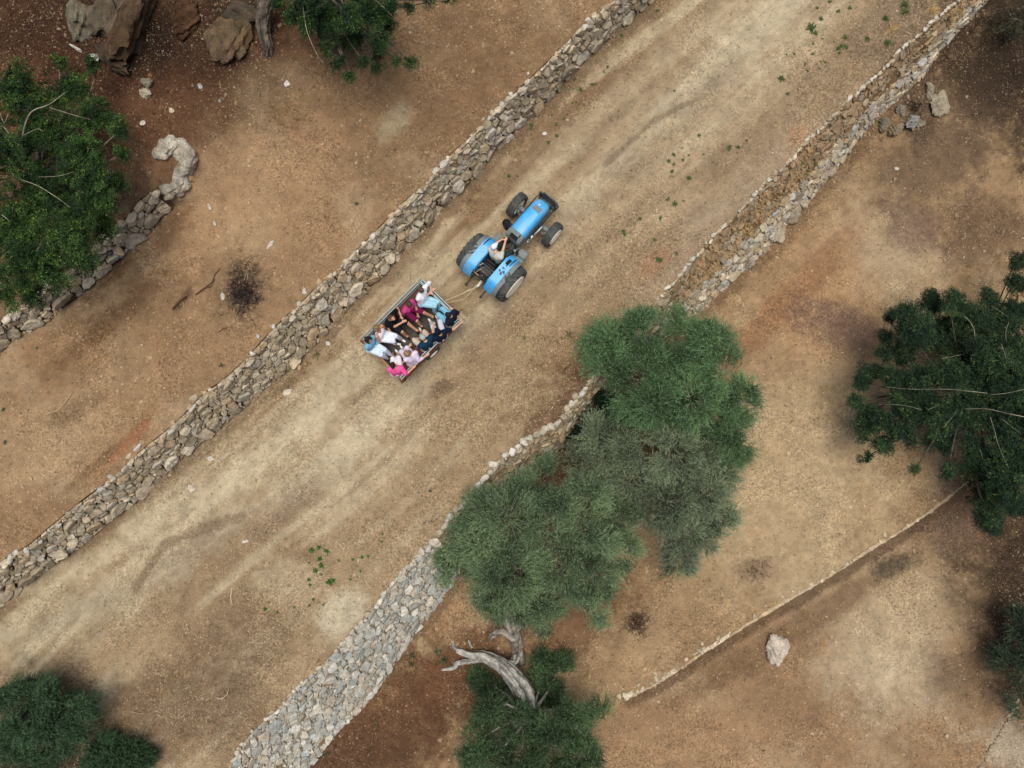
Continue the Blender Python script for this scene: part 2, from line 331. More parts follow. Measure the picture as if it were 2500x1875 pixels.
blob(1900, 1560, 420, 34, 33, (112, 80, 52), .75, z4); blob(2400, 1250, 130, 90, 30, (84, 58, 40), .85, z4); blob(2190, 1380, 60, 26, 20, (90, 72, 56), .8, z4); blob(2330, 1290, 90, 60, 20, (108, 82, 66), .6, z4)  # the long narrow blob carries the kerb's soft shadow as soil colour
strk(road_line([(u + 7, v + 9) for u, v in W3T], ZT[4]), .26, (92, 66, 46), .8, .3)  # shadow band under the kerb, painted onto the lower terrace
blob(300, 60, 420, 150, 0, (58, 36, 22), .8, z0); blob(60, 60, 160, 160, 0, (62, 36, 20), .7, z0); blob(2500, 60, 170, 250, 0, (48, 35, 26), .85, z3); blob(2500, 1420, 80, 300, 0, (52, 37, 27), .85, z4); blob(860, 1860, 260, 90, 20, (84, 54, 34), .8, z3); blob(60, 1860, 260, 90, 0, (64, 46, 32), .8, 0); blob(390, 90, 60, 70, 0, (40, 26, 18), .95, z0); blob(330, 160, 60, 22, 0, (44, 29, 20), .9, z0); blob(590, 30, 60, 40, 0, (48, 34, 24), .9, z0); blob(250, 30, 70, 60, 0, (56, 38, 26), .8, z0)  # corner soil darkened for lens falloff, shade painted into hollows between boulders
blob(1700, 1800, 220, 90, 0, (158, 118, 80), .6, z4); blob(2470, 1840, 60, 90, 60, (164, 142, 120), .9, z4)
Cc *= ((0.84 + .32 * fbm(GX, GY, 2.2, 3, 71)) * (.82 + .36 * fbm(GX, GY, 7.5, 3, 73)))[..., None]
Cc = Cc * np.array([1.09, 1.21, 1.12]); grey = Cc.mean(-1, keepdims=True); gm = np.where((gb > F1(ga)) & (gb < T2(ga)), .25, .22)[..., None]; Cc = Cc * (1 - gm) + grey * gm
Grit = np.clip(.16 + .95 * sstep(.40, .66, fbm(GX, GY, .8, 4, 81)) - .45 * np.exp(-(np.minimum(pdist(GX, GY, RUT_A), np.minimum(pdist(GX, GY, RUT_C), pdist(GX, GY, RUT_B))) / .45) ** 2), .12, 1.1)
mg = mat('soil', attr=True, rough=.97, var=.10, scale=2.5, spec=.1)
def soil_nodes(m):
    nt = m.node_tree; N = nt.nodes; L = nt.links; b = N['Principled BSDF']; src = b.inputs['Base Color'].links[0].from_socket
    tc = N.new('ShaderNodeTexCoord'); heights = []
    c = src
    for sc, lo, hi, lightc, amt in ((7, .16, .30, (.50, .37, .24), .75), (13, .18, .36, (.48, .35, .22), .75), (24, .2, .42, (.46, .33, .20), .6)):
        v = N.new('ShaderNodeTexVoronoi'); v.inputs['Scale'].default_value = sc; L.new(tc.outputs['Object'], v.inputs['Vector'])
        r = N.new('ShaderNodeMapRange'); L.new(v.outputs['Distance'], r.inputs[0]); r.inputs[1].default_value = lo; r.inputs[2].default_value = hi; r.inputs[3].default_value = 1; r.inputs[4].default_value = 0
        sp = N.new('ShaderNodeSeparateColor'); L.new(v.outputs['Color'], sp.inputs[0])
        g = N.new('ShaderNodeMapRange'); L.new(sp.outputs[0], g.inputs[0]); g.inputs[1].default_value = .62; g.inputs[2].default_value = .72
        nz = N.new('ShaderNodeTexNoise'); nz.inputs['Scale'].default_value = 1.3; nz.inputs['Detail'].default_value = 3; L.new(tc.outputs['Object'], nz.inputs['Vector'])
        nr = N.new('ShaderNodeMapRange'); L.new(nz.outputs[0], nr.inputs[0]); nr.inputs[1].default_value = .38; nr.inputs[2].default_value = .62; nr.inputs[3].default_value = .25
        q = N.new('ShaderNodeMath'); q.operation = 'MULTIPLY'; L.new(r.outputs[0], q.inputs[0]); L.new(g.outputs[0], q.inputs[1])
        q2 = N.new('ShaderNodeMath'); q2.operation = 'MULTIPLY'; L.new(q.outputs[0], q2.inputs[0]); L.new(nr.outputs[0], q2.inputs[1])
        k = N.new('ShaderNodeMath'); k.operation = 'MULTIPLY'; L.new(q2.outputs[0], k.inputs[0]); k.inputs[1].default_value = amt
        sc2 = N.new('ShaderNodeVectorMath'); sc2.operation = 'SCALE'; L.new(src, sc2.inputs[0]); sc2.inputs['Scale'].default_value = 1.1
        ad = N.new('ShaderNodeVectorMath'); ad.operation = 'ADD'; L.new(sc2.outputs[0], ad.inputs[0]); ad.inputs[1].default_value = tuple(x * .42 for x in lightc)
        mx = N.new('ShaderNodeMix'); mx.data_type = 'RGBA'; L.new(k.outputs[0], mx.inputs[0]); L.new(c, mx.inputs[6]); L.new(ad.outputs[0], mx.inputs[7]); c = mx.outputs[2]
        heights.append((q2.outputs[0], 1.0 / sc))
    # dark grains and crumbs
    nz = N.new('ShaderNodeTexNoise'); nz.inputs['Scale'].default_value = 13; nz.inputs['Detail'].default_value = 5; nz.inputs['Roughness'].default_value = .8; L.new(tc.outputs['Object'], nz.inputs['Vector'])
    mr = N.new('ShaderNodeMapRange'); L.new(nz.outputs[0], mr.inputs[0]); mr.inputs[1].default_value = .32; mr.inputs[2].default_value = .68; mr.inputs[3].default_value = .45; mr.inputs[4].default_value = 1.55; mr.clamp = True
    at = N.new('ShaderNodeAttribute'); at.attribute_name = 'Col'
    mg_ = N.new('ShaderNodeMath'); mg_.operation = 'SUBTRACT'; L.new(mr.outputs[0], mg_.inputs[0]); mg_.inputs[1].default_value = 1
    mh = N.new('ShaderNodeMath'); mh.operation = 'MULTIPLY_ADD'; L.new(mg_.outputs[0], mh.inputs[0]); L.new(at.outputs['Alpha'], mh.inputs[1]); mh.inputs[2].default_value = 1
    ms = N.new('ShaderNodeVectorMath'); ms.operation = 'SCALE'; L.new(c, ms.inputs[0]); L.new(mh.outputs[0], ms.inputs['Scale']); 
    nd = N.new('ShaderNodeTexNoise'); nd.inputs['Scale'].default_value = 9; nd.inputs['Detail'].default_value = 4; L.new(tc.outputs['Object'], nd.inputs['Vector'])
    md = N.new('ShaderNodeMapRange'); L.new(nd.outputs[0], md.inputs[0]); md.inputs[1].default_value = .30; md.inputs[2].default_value = .40; md.inputs[3].default_value = .58; md.inputs[4].default_value = 1.0
    m3 = N.new('ShaderNodeVectorMath'); m3.operation = 'SCALE'; L.new(ms.outputs[0], m3.inputs[0]); L.new(md.outputs[0], m3.inputs['Scale']); L.new(m3.outputs[0], b.inputs['Base Color'])
    hs = N.new('ShaderNodeMath'); hs.operation = 'MULTIPLY'; L.new(nz.outputs[0], hs.inputs[0]); hs.inputs[1].default_value = .07
    tot = hs.outputs[0]
    for o, k in heights:
        ma = N.new('ShaderNodeMath'); ma.operation = 'MULTIPLY_ADD'; L.new(o, ma.inputs[0]); ma.inputs[1].default_value = k * .35; L.new(tot, ma.inputs[2]); tot = ma.outputs[0]
    bp = N.new('ShaderNodeBump'); bp.inputs['Strength'].default_value = .9; bp.inputs['Distance'].default_value = 1.0; L.new(tot, bp.inputs['Height']); L.new(bp.outputs[0], b.inputs['Normal'])
soil_nodes(mg)
nx, ny = GX.shape
idx = np.arange(nx * ny).reshape(nx, ny)
quads = np.stack([idx[:-1, :-1], idx[1:, :-1], idx[1:, 1:], idx[:-1, 1:]], -1).reshape(-1, 4)
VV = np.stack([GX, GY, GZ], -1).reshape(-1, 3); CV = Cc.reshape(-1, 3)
qa = ga.ravel()[quads].mean(1); qb = gb.ravel()[quads].mean(1)
isroad = (qb > (T1(qa) + F1(qa)) / 2) & (qb < (T2(qa) + F2(qa)) / 2)
def submesh(name, q):
    u, inv = np.unique(q, return_inverse=True)
    return fastmesh(name, VV[u], inv.reshape(-1, 4), mg, CV[u], smooth=True, alpha=Grit.ravel()[u])
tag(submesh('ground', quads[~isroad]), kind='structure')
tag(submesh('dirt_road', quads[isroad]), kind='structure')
def soil_at(x, y):
    i = np.clip(np.searchsorted(gx, x), 0, nx - 1); j = np.clip(np.searchsorted(gy, y), 0, ny - 1); return Cc[i, j]
def gz(x, y): return float(ground_z(np.array([x]), np.array([y]))[0])
def onground(u, v):
    """the ground point seen at a photo pixel"""
    z = 0.0
    best = None
    for z0_ in np.arange(4.2, -4.2, -.05):
        p = P(u, v, z0_)
        if gz(p[0], p[1]) >= z0_: return np.array([p[0], p[1], gz(p[0], p[1])])
    return P(u, v, 0)

# ------------------------------------------------------------------ dry stone walls
STONE = [(188, 177, 153), (174, 161, 136), (199, 188, 166), (162, 149, 125), (182, 161, 130), (193, 177, 150), (154, 142, 121), (181, 173, 157)]
PALE = [(190, 189, 178), (178, 177, 167), (200, 197, 185), (168, 169, 160), (180, 171, 152), (164, 171, 166), (188, 182, 164)]
WARM = [(158, 136, 106), (168, 148, 118), (142, 122, 96), (166, 152, 128), (150, 126, 96)]
m_stone = mat('wall_stone', attr=True, rough=.95, var=.26, scale=7, bump=1.4, bscale=24, fine=.30, spec=.1, dirt=(lin((120, 104, 80)), .35))
def clip(poly, nx_, ny_, d):
    out = []; n = len(poly)
    for i in range(n):
        a = poly[i]; b = poly[(i + 1) % n]; da = a[0] * nx_ + a[1] * ny_ - d; db = b[0] * nx_ + b[1] * ny_ - d
        if da <= 0: out.append(a)
        if (da < 0) != (db < 0) and abs(da - db) > 1e-12:
            t = da / (da - db); out.append((a[0] + (b[0] - a[0]) * t, a[1] + (b[1] - a[1]) * t))
    return out
def stone_face(T, Fo, zt, zf, a0, a1, size, pal, rise, keep=None, asp=1.35, bigfoot=0.0, back=(74, 58, 42), seed=1, backz=.07, lift=0.0, palf=None):
    """every stone of a wall face as its own cushion of geometry, packed on the face between foot and top"""
    rg = np.random.default_rng(seed)
    aa = np.linspace(a0, a1, 240); top = xyz(aa, T(aa), zt); foot = xyz(aa, Fo(aa), zf)
    # smooth the traced lines a little; the stones make the unevenness
    ker = np.ones(5) / 5
    for L_ in (top, foot):
        for k in range(2): L_[2:-2, k] = np.convolve(L_[:, k], ker, 'valid')
    top[:, 2] += lift
    def surf(a, t):
        i = (a - a0) / (a1 - a0) * 239
        f = np.stack([np.interp(i, np.arange(240), foot[:, k]) for k in range(3)], -1); g = np.stack([np.interp(i, np.arange(240), top[:, k]) for k in range(3)], -1)
        return f + (g - f) * t[..., None], g - f
    Wd = np.linalg.norm(top - foot, axis=1); Wof = lambda a: np.interp(a, aa, Wd)
    sx, sy, sr = [], [], []
    ntry = int((a1 - a0) * Wd.mean() / (size * size) * 30)
    ca = rg.uniform(a0, a1, ntry); ct = rg.uniform(0, 1, ntry); cr = size * np.exp(rg.normal(0, .25, ntry))
    big = (rg.random(ntry) < .03); cr[big] *= 1.5
    if bigfoot: cr = np.where((ct < .3) & (rg.random(ntry) < bigfoot), cr * 1.9, cr)
    order = np.argsort(-cr + rg.uniform(0, size * 1.6, ntry))
    X = np.empty(ntry); Y = np.empty(ntry); Rr = np.empty(ntry); n = 0
    for i in order:
        x = ca[i] / asp; w = Wof(ca[i]); y = ct[i] * w; r = cr[i]
        if y < r * .3 or y > w - r * .3: continue
        if n and np.min(np.hypot(X[:n] - x, Y[:n] - y) / (Rr[:n] + r)) < .46: continue
        X[n], Y[n], Rr[n] = x, y, r; n += 1
    X, Y, Rr = X[:n], Y[:n], Rr[:n]
    mb_v, mb_f, mb_c, off = [], [], [], 0
    K = 16; th = np.arange(K) * 2 * np.pi / K; cs = np.stack([np.cos(th), np.sin(th)], -1)
    rf = [1.0, 1.0, .95, .74, .36]; hf = [-.9, .55, .90, 1.0, 1.0]
    for i in range(n):
        d2 = (X - X[i]) ** 2 + (Y - Y[i]) ** 2; nb = np.argsort(d2)[1:20]; q = Rr[i] * 3
        poly = [(-q, -q), (q, -q), (q, q), (-q, q)]
        for j in nb:
            dx, dy = X[j] - X[i], Y[j] - Y[i]; l = math.hypot(dx, dy); c = .5 * l + .5 * (Rr[i] ** 2 - Rr[j] ** 2) / l
            poly = clip(poly, dx / l, dy / l, np.clip(c, .2 * l, .8 * l))
            if len(poly) < 3: break
        w = Wof(X[i] * asp)
        poly = clip(poly, 0, -1, Y[i]); poly = clip(poly, 0, 1, w - Y[i])
        if len(poly) < 3: continue
        pts = np.array(poly); cen = pts.mean(0); pts = pts - cen; e = np.roll(pts, -1, 0) - pts
        nn = np.stack([e[:, 1], -e[:, 0]], -1); ln = np.linalg.norm(nn, axis=1); ok = ln > 1e-6; nn = nn[ok] / ln[ok][:, None]; dd = (nn * pts[ok]).sum(1)
        dots = cs @ nn.T; rr = np.where(dots > 1e-6, dd / np.maximum(dots, 1e-6), 1e9).min(1)
        rr = np.minimum(rr, Rr[i] * 2.4)
        gap = .004 + .007 * rg.random(); rr = np.maximum(rr - gap, .02); rr = (np.roll(rr, 1) + 16 * rr + np.roll(rr, -1)) / 18
        rr *= 1 + rg.normal(0, .045, K)
        t_ = (Y[i] + cen[1]) / w
        if keep is not None:
            kp = keep((X[i] + cen[0]) * asp, t_, rg)
            if kp <= 0: continue
        else: kp = 1.0
        h0 = np.clip(rise * rr.mean() / .12, .03, rise * 2) * rg.uniform(.7, 1.35) * kp
        tilt = rg.normal(0, .30, 2)
        ring = []; hs = []
        for k in range(5):
            jit = 1 + (rg.normal(0, .035, K) if k > 1 else 0); r_ = (rr * rf[k] * jit)[:, None] * cs
            ring.append(r_); hs.append(h0 * hf[k] + (r_ @ tilt) * (k > 0) + (rg.normal(0, .13 * h0, K) if k > 1 else 0))
        ring.append(np.zeros((1, 2))); hs.append(np.array([h0 * 1.02]))
        r2 = np.concatenate(ring); hh = np.concatenate(hs)
        A_ = (X[i] + cen[0] + r2[:, 0]) * asp; Tt = (Y[i] + cen[1] + r2[:, 1]) / w
        pos, up = surf(A_, Tt)
        al = np.array([AX[0], AX[1], 0.0]); nrm = np.cross(al, up); nrm /= np.linalg.norm(nrm, axis=1)[:, None]
        if nrm[0, 2] < 0: nrm = -nrm
        mb_v.append(pos + nrm * hh[:, None])
        for k in range(4):
            for j in range(K): mb_f.append((off + k * K + j, off + k * K + (j + 1) % K, off + k * K + K + (j + 1) % K, off + k * K + K + j))
        for j in range(K): mb_f.append((off + 4 * K + j, off + 4 * K + (j + 1) % K, off + 5 * K))
        pl = palf((X[i]) * asp, t_, rg) if palf else pal
        c = lin(pl[rg.integers(len(pl))]) * rg.uniform(.78, 1.15)
        cc = np.tile(c, (5 * K + 1, 1)); cc[:K] *= .8; mb_c.append(cc); off += 5 * K + 1
    # earth packed behind the stones
    na, nt_ = 160, 9; Ag, Tg = np.meshgrid(np.linspace(a0, a1, na), np.linspace(-.06, 1.0, nt_), indexing='ij')
    pos, up = surf(Ag.ravel(), Tg.ravel()); al = np.array([AX[0], AX[1], 0.0]); nrm = np.cross(al, up); nrm /= np.linalg.norm(nrm, axis=1)[:, None]
    sg = np.sign(nrm[0, 2]); nrm *= sg
    pos = pos - nrm * (backz - .05 * (fbm(pos[:, 0], pos[:, 1], 3, 3, 5) - .5)[:, None]); o = off
    ii = np.arange(na * nt_).reshape(na, nt_) + o
    for f in np.stack([ii[:-1, :-1], ii[1:, :-1], ii[1:, 1:], ii[:-1, 1:]], -1).reshape(-1, 4): mb_f.append(tuple(f))
    mb_v.append(pos); bc = lin(back) * (.7 + .6 * fbm(pos[:, 0], pos[:, 1], 2, 3, 8))[:, None]; mb_c.append(bc)
    m = MB(); m.add(np.concatenate(mb_v), mb_f, np.concatenate(mb_c)); return m, surf
bmi = bmesh.new(); bmesh.ops.create_icosphere(bmi, subdivisions=2, radius=1); ICO2 = (np.array([v.co[:] for v in bmi.verts]), [tuple(v.index for v in f.verts) for f in bmi.faces]); bmi.free()
bmi = bmesh.new(); bmesh.ops.create_icosphere(bmi, subdivisions=4, radius=1); ICO4 = (np.array([v.co[:] for v in bmi.verts]), [tuple(v.index for v in f.verts) for f in bmi.faces]); bmi.free()
def rock_verts(base, dims, seed, cuts=9, rough=.12, rz=0.0):
    rg = np.random.default_rng(seed); V = base.copy()
    for _ in range(cuts):
        n = rg.normal(size=3); n /= np.linalg.norm(n); d = rg.uniform(.55, .9); s = V @ n - d; V = V - np.maximum(s, 0)[:, None] * n * .92
    f = rg.uniform(1.5, 3, (6, 3)) * rg.choice([-1, 1], (6, 3)); ph = rg.uniform(0, 6.28, 6)
    for k in range(6):
        V = V * (1 + rough / (1 + k * .6) * np.sin(V @ f[k] * (1 + k * .9) + ph[k])[:, None])
    V = V * np.asarray(dims) / 2 * 1.12; c, s = math.cos(rz), math.sin(rz); return V @ np.array([[c, s, 0], [-s, c, 0], [0, 0, 1]])
def coping(T, z, a0, a1, w, pal, seed, spread=.05, gapp=.15, asp=(.8, 1.7), dz=.0):
    rg = np.random.default_rng(seed); m = MB(); a = a0
    while a < a1:
        l = w * rg.uniform(*asp)
        if rg.random() > gapp:
            p = xyz(np.array([a + l / 2]), T(np.array([a + l / 2])) + rg.normal(0, spread), z)[0]; p[2] += dz + rg.normal(0, .015)
            V = rock_verts(ICO2[0], (l * 1.02, w * rg.uniform(.75, 1.15), w * rg.uniform(.5, .8)), int(rg.integers(1e6)), 8, .07, A42 + rg.normal(0, .25))
            m.add(V + p, ICO2[1], lin(pal[rg.integers(len(pal))]) * rg.uniform(.8, 1.1))
        a += l
    return m
XC = []
def wall(name, label, T, Fo, zt, zf, a0, a1, cat='wall', **k):
    cp = k.pop('cop'); k_extra = k.pop('extra', []); m, surf = stone_face(T, Fo, zt, zf, a0, a1, **k)
    m2 = coping(T, zt, a0, a1, **cp)
    for q in k_extra: q(m2)
    nv = m.n
    for V, C in zip(m2.v, m2.c): m.v.append(V); m.c.append(C)
    m.f += [tuple(i + nv for i in f) for f in m2.f]; m.n += m2.n
    o = m.build(name, m_stone, None, smooth=True, fix=False); tag(o, label, cat, kind='thing'); return o, surf
AMIN, AMAX = -27, 27
wall('stone_wall', 'long grey dry stone wall along the upper left side of the track', T1, F1, ZT[1], ZT[2], -25.5, 20, size=.102, pal=STONE, rise=.055, bigfoot=.3, asp=1.25, seed=3, lift=.05,
     cop=dict(w=.18, pal=STONE[:5] + PALE[:2], seed=4, spread=.08, gapp=.35, asp=(.6, 2.), dz=.0))
AB1 = ab(P(1640, 720, 0))[0]; AB2 = ab(P(1060, 1330, 0))[0]
def keep2(a, t, rg):
    if a > AB1:                                       # earth and dry grass have slid over the upper half here
        n = fbm(np.array([a]), np.array([t * 3]), .8, 3, 77)[0]
        lim = .42 + (n - .5) * .5
        if t > lim and t < .97: return .75 if rg.random() < .88 else 0
    return 1
def pal2(a, t, rg):
    if a < AB2: return PALE
    if a > AB1: return WARM + STONE[6:7] if t > .45 else STONE + PALE[:2]
    return STONE + WARM[:2]
def bigcope():
    m = coping(T2, ZT[2], AB2 - .6, ab(P(1420, 960, 0))[0], .26, [(206, 202, 190), (194, 188, 172), (182, 174, 156), (170, 158, 134)], 91, .04, .06, (.8, 1.3), .05); k = 0
    n2 = len(ICO2[0]); return [(v, ICO2[1], c) for v, c in zip(m.v, m.c)]
w2, surf2 = wall('stone_wall', 'tall pale stone wall below the lower right edge of the track, behind olive trees', T2, F2, ZT[2], ZT[3], -21, 27, size=.105, pal=PALE, palf=pal2, rise=.05, asp=1.3, seed=8, keep=keep2, back=(134, 108, 78), backz=.03,
     cop=dict(w=.13, pal=[(200, 194, 178), (186, 178, 158), (176, 162, 136), (194, 188, 170)], seed=9, spread=.03, gapp=.12, asp=(.7, 2.2), dz=.01), extra=[lambda q: [q.add(v, f, c) for v, f, c in bigcope()]])
wall('stone_wall', 'short curved dry stone wall under the leafy tree on the upper left terrace', T0, F0, ZT[0], ZT[1], -20, A0END - .1, size=.12, pal=STONE, rise=.055, bigfoot=.4, seed=13,
     cop=dict(w=.24, pal=STONE[:4], seed=14, spread=.08, gapp=.35))
def ledge(a0, a1, z, seed):
    """thin kerb of long flat slabs set end to end, with an earth riser below"""
    rg = np.random.default_rng(seed); m = MB(); a = a0
    while a < a1:
        l = rg.uniform(.35, 1.5); n = max(3, int(l / .09)); aa = np.linspace(a, min(a + l - .012, a1), n); w = rg.uniform(.05, .11); tone = lin([(190, 172, 144), (178, 158, 128), (170, 148, 118), (200, 186, 160)][rg.integers(4)]) * rg.uniform(.85, 1.08)
        b0 = T3(aa) - w + rg.normal(0, .012, n); b1 = T3(aa) + .035 + rg.normal(0, .012, n); h = z + .035 + rg.normal(0, .008, n) + relief(*xyz(aa, b0, z)[:, :2].T) * .6
        V = np.stack([xyz(aa, b0, h - .10), xyz(aa, b0 + .01, h), xyz(aa, b1 - .012, h - .006), xyz(aa, b1, h - .03), xyz(aa, b1 - .01, h - .16)], 1).reshape(-1, 3)
        Fc = [(i * 5 + k, i * 5 + k + 1, i * 5 + 6 + k, i * 5 + 5 + k) for i in range(n - 1) for k in range(4)] + [(0, 1, 2, 3, 4), tuple((n - 1) * 5 + k for k in (4, 3, 2, 1, 0))]
        m.add(V, Fc, tone * (1 + rg.normal(0, .08, (len(V), 1)))); a += l
    aa = np.linspace(a0, a1, 300); V = np.stack([xyz(aa, T3(aa) + .03, z - .1), xyz(aa, T3(aa) + .09, z - .75)], 1).reshape(-1, 3); m.add(V, [(2 * i, 2 * i + 1, 2 * i + 3, 2 * i + 2) for i in range(299)], lin((120, 92, 64)))
    e = xyz(np.array([a0 + .02]), T3(np.array([a0])) - .12, z)[0]
    for k, (dx, dy, sx_, sy_) in enumerate(((-.0, .0, .22, .30), (.18, .10, .3, .2))): m.add(rock_verts(ICO2[0], (sx_, sy_, .14), 77 + k, 10, .05, A42) + e + (dx, dy, .03), ICO2[1], lin((206, 194, 166)))
    for k in range(110):
        a = rg.uniform(a0 - .2, a0 + (a1 - a0) * rg.random() ** 1.6); q = xyz(np.array([a]), T3(np.array([a])) - abs(rg.normal(0, .16)) + .03, z)[0]; q[2] = max(ground_z(q[:1], q[1:2])[0], z - .1) + .01; s_ = rg.uniform(.05, .15)
        m.add(rock_verts(ICO2[0], (s_ * 1.3, s_, s_ * .7), 1200 + k, 9, .05, rg.uniform(0, 3)) + q, ICO2[1], lin((200, 186, 158)) * rg.uniform(.6, 1.05))
    o = m.build('stone_kerb', m_stone, None, fix=False); tag(o, 'thin pale kerb of flat stones edging the lower right terrace, beside the lone boulder', 'kerb', kind='thing')
ledge(A3START, 24, ZT[3], 17)
# short stone row at the lower right corner
K5 = Line([(2381, 1895), (2425, 1810), (2460, 1750), (2490, 1695)], ZT[4]); m = coping(lambda a: K5(a), ZT[4] + .05, K5.a0, K5.a1, .14, [(176, 164, 142), (160, 142, 116), (150, 130, 104)], 23, .04, .1)
px5 = [(2381 + (2495 - 2381) * t, 1895 + (1690 - 1895) * t) for t in np.linspace(0, 1, 26)]
m = MB()
for i, (u, v) in enumerate(px5):
    p = onground(u, v); V = rock_verts(ICO2[0], (random.uniform(.1, .2), random.uniform(.09, .14), .11), 900 + i, 8, .07, random.uniform(0, 3)); m.add(V + p + (random.uniform(-.03, .03), random.uniform(-.03, .03), .02), ICO2[1], lin((170, 156, 132)) * random.uniform(.7, 1.1))
tag(m.build('stone_row', m_stone, None, smooth=True, fix=False), 'narrow row of small stones crossing the lower right corner of the ground', 'stone row')
# ------------------------------------------------------------------ trees and shrubs
m_leaf = mat('leaf', attr=True, rough=.6, var=.12, scale=8, spec=.25, trans=.22)
m_bark = mat('bark', attr=True, rough=.95, var=.5, scale=5, bump=1.6, bscale=13, fine=.4, spec=.1)
def unit(v): return v / (np.linalg.norm(v, axis=-1, keepdims=True) + 1e-9)
def blades(p, d, L_, W_, rg, curl=.0):
    """leaf blades: four-cornered, folded a little; p base, d direction (unit)"""
    n = len(p); s = unit(np.cross(d, rg.normal(size=(n, 3)))); up = np.cross(s, d)
    L_ = np.broadcast_to(np.asarray(L_, float), (n,))[:, None]; W_ = np.broadcast_to(np.asarray(W_, float), (n,))[:, None]
    mid = p + d * L_ * .45 + up * W_ * .25
    V = np.stack([p, mid + s * W_ * .5, p + d * L_, mid - s * W_ * .5], 1).reshape(-1, 3)
    return V, np.arange(n * 4).reshape(n, 4)
def lobes_px(lst, sc, ou, ov, zlo, zhi, seed, rmul=1.0):
    rg = np.random.default_rng(seed); out = []
    for q in lst:
        u, v, r = ou + q[0] / sc, ov + q[1] / sc, q[2] / sc; z = q[3] if len(q) > 3 else rg.uniform(zlo, zhi)
        out.append((P(u, v, z), r * (H - z) / F * rmul))
    return out
def olive_crown(lobes, seed, tones, dens=9.5, spr=(.24, .50), leaf=(.036, .066, .0125), tuft_n=15, nl=24, tufts=9):
    """every lobe breaks into smaller sprays of its own height and tone; each spray is a fan of drooping twigs with blades"""
    rg = np.random.default_rng(seed); VV_, CC_ = [], []
    twigs = []
    for c, Rr in lobes:
        nsub = max(6, int(dens * Rr * Rr + 5)); lobe_tone = rg.uniform(-.12, .12)
        ds = rg.normal(size=(nsub, 3)); ds[:, 2] = np.abs(ds[:, 2]) * .8 - .25; ds = unit(ds)
        for q in range(nsub):
            sc_ = c + ds[q] * np.array([1, 1, 1.15]) * Rr * rg.uniform(.35, .78); sr = Rr * rg.uniform(.20, .36); tone = rg.uniform(0, 1) + lobe_tone
            nt = max(3, int(tufts * rg.uniform(.6, 1.3)))
            d = unit(ds[q] * np.array([1, 1, .5]) * 1.0 + rg.normal(0, .42, (nt, 3)) + np.array([0, 0, .10]))
            tc = sc_ + d * sr * rg.uniform(.1, .8, nt)[:, None]
            for k in range(nt):
                ns = tuft_n; sd = unit(d[k] + rg.normal(0, .26, (ns, 3)) + np.array([0, 0, .06])); Ls = rg.uniform(*spr, ns) * min(1.1, .55 + Rr * .55)
                b0 = tc[k] + rg.normal(0, .13, (ns, 3)); t = np.linspace(.10, 1, nl)[None, :] + rg.uniform(-.02, .02, (ns, nl))
                pos = b0[:, None] + sd[:, None] * (Ls[:, None] * t)[..., None]; pos[..., 2] -= .45 * Ls[:, None] * t ** 2; bend = rg.normal(0, .16, (ns, 1, 3)); pos += bend * (Ls[:, None] * t ** 2)[..., None]
                tang = sd[:, None] + np.zeros_like(pos); tang[..., 2] -= .8 * t; tang = tang + 2 * bend * t[..., None]
                side = unit(np.cross(sd, rg.normal(size=(ns, 3))))[:, None] * np.where(np.arange(nl) % 2, 1, -1)[None, :, None]
                ld = unit(unit(tang) * .9 + side * .55 + rg.normal(0, .25, pos.shape)); n = ns * nl
                V, _ = blades(pos.reshape(-1, 3), ld.reshape(-1, 3), rg.uniform(leaf[0], leaf[1], n), leaf[2] * rg.uniform(.8, 1.4, n), rg)
                mk = np.clip(-.02 + .55 * tone + .42 * t + rg.normal(0, .16, t.shape), 0, 1).reshape(-1, 1)  # paler tips, darker bases: crown light and shade put into leaf colour
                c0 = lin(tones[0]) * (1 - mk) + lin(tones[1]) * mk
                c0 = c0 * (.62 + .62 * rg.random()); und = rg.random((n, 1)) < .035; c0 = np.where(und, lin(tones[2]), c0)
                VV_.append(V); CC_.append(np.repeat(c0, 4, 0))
                if rg.random() < .12: twigs.append((c + (tc[k] - c) * .3, tc[k], tc[k] + sd[0] * Ls[0] * .7))
    V = np.concatenate(VV_); return V, np.arange(len(V)).reshape(-1, 4), np.concatenate(CC_), twigs
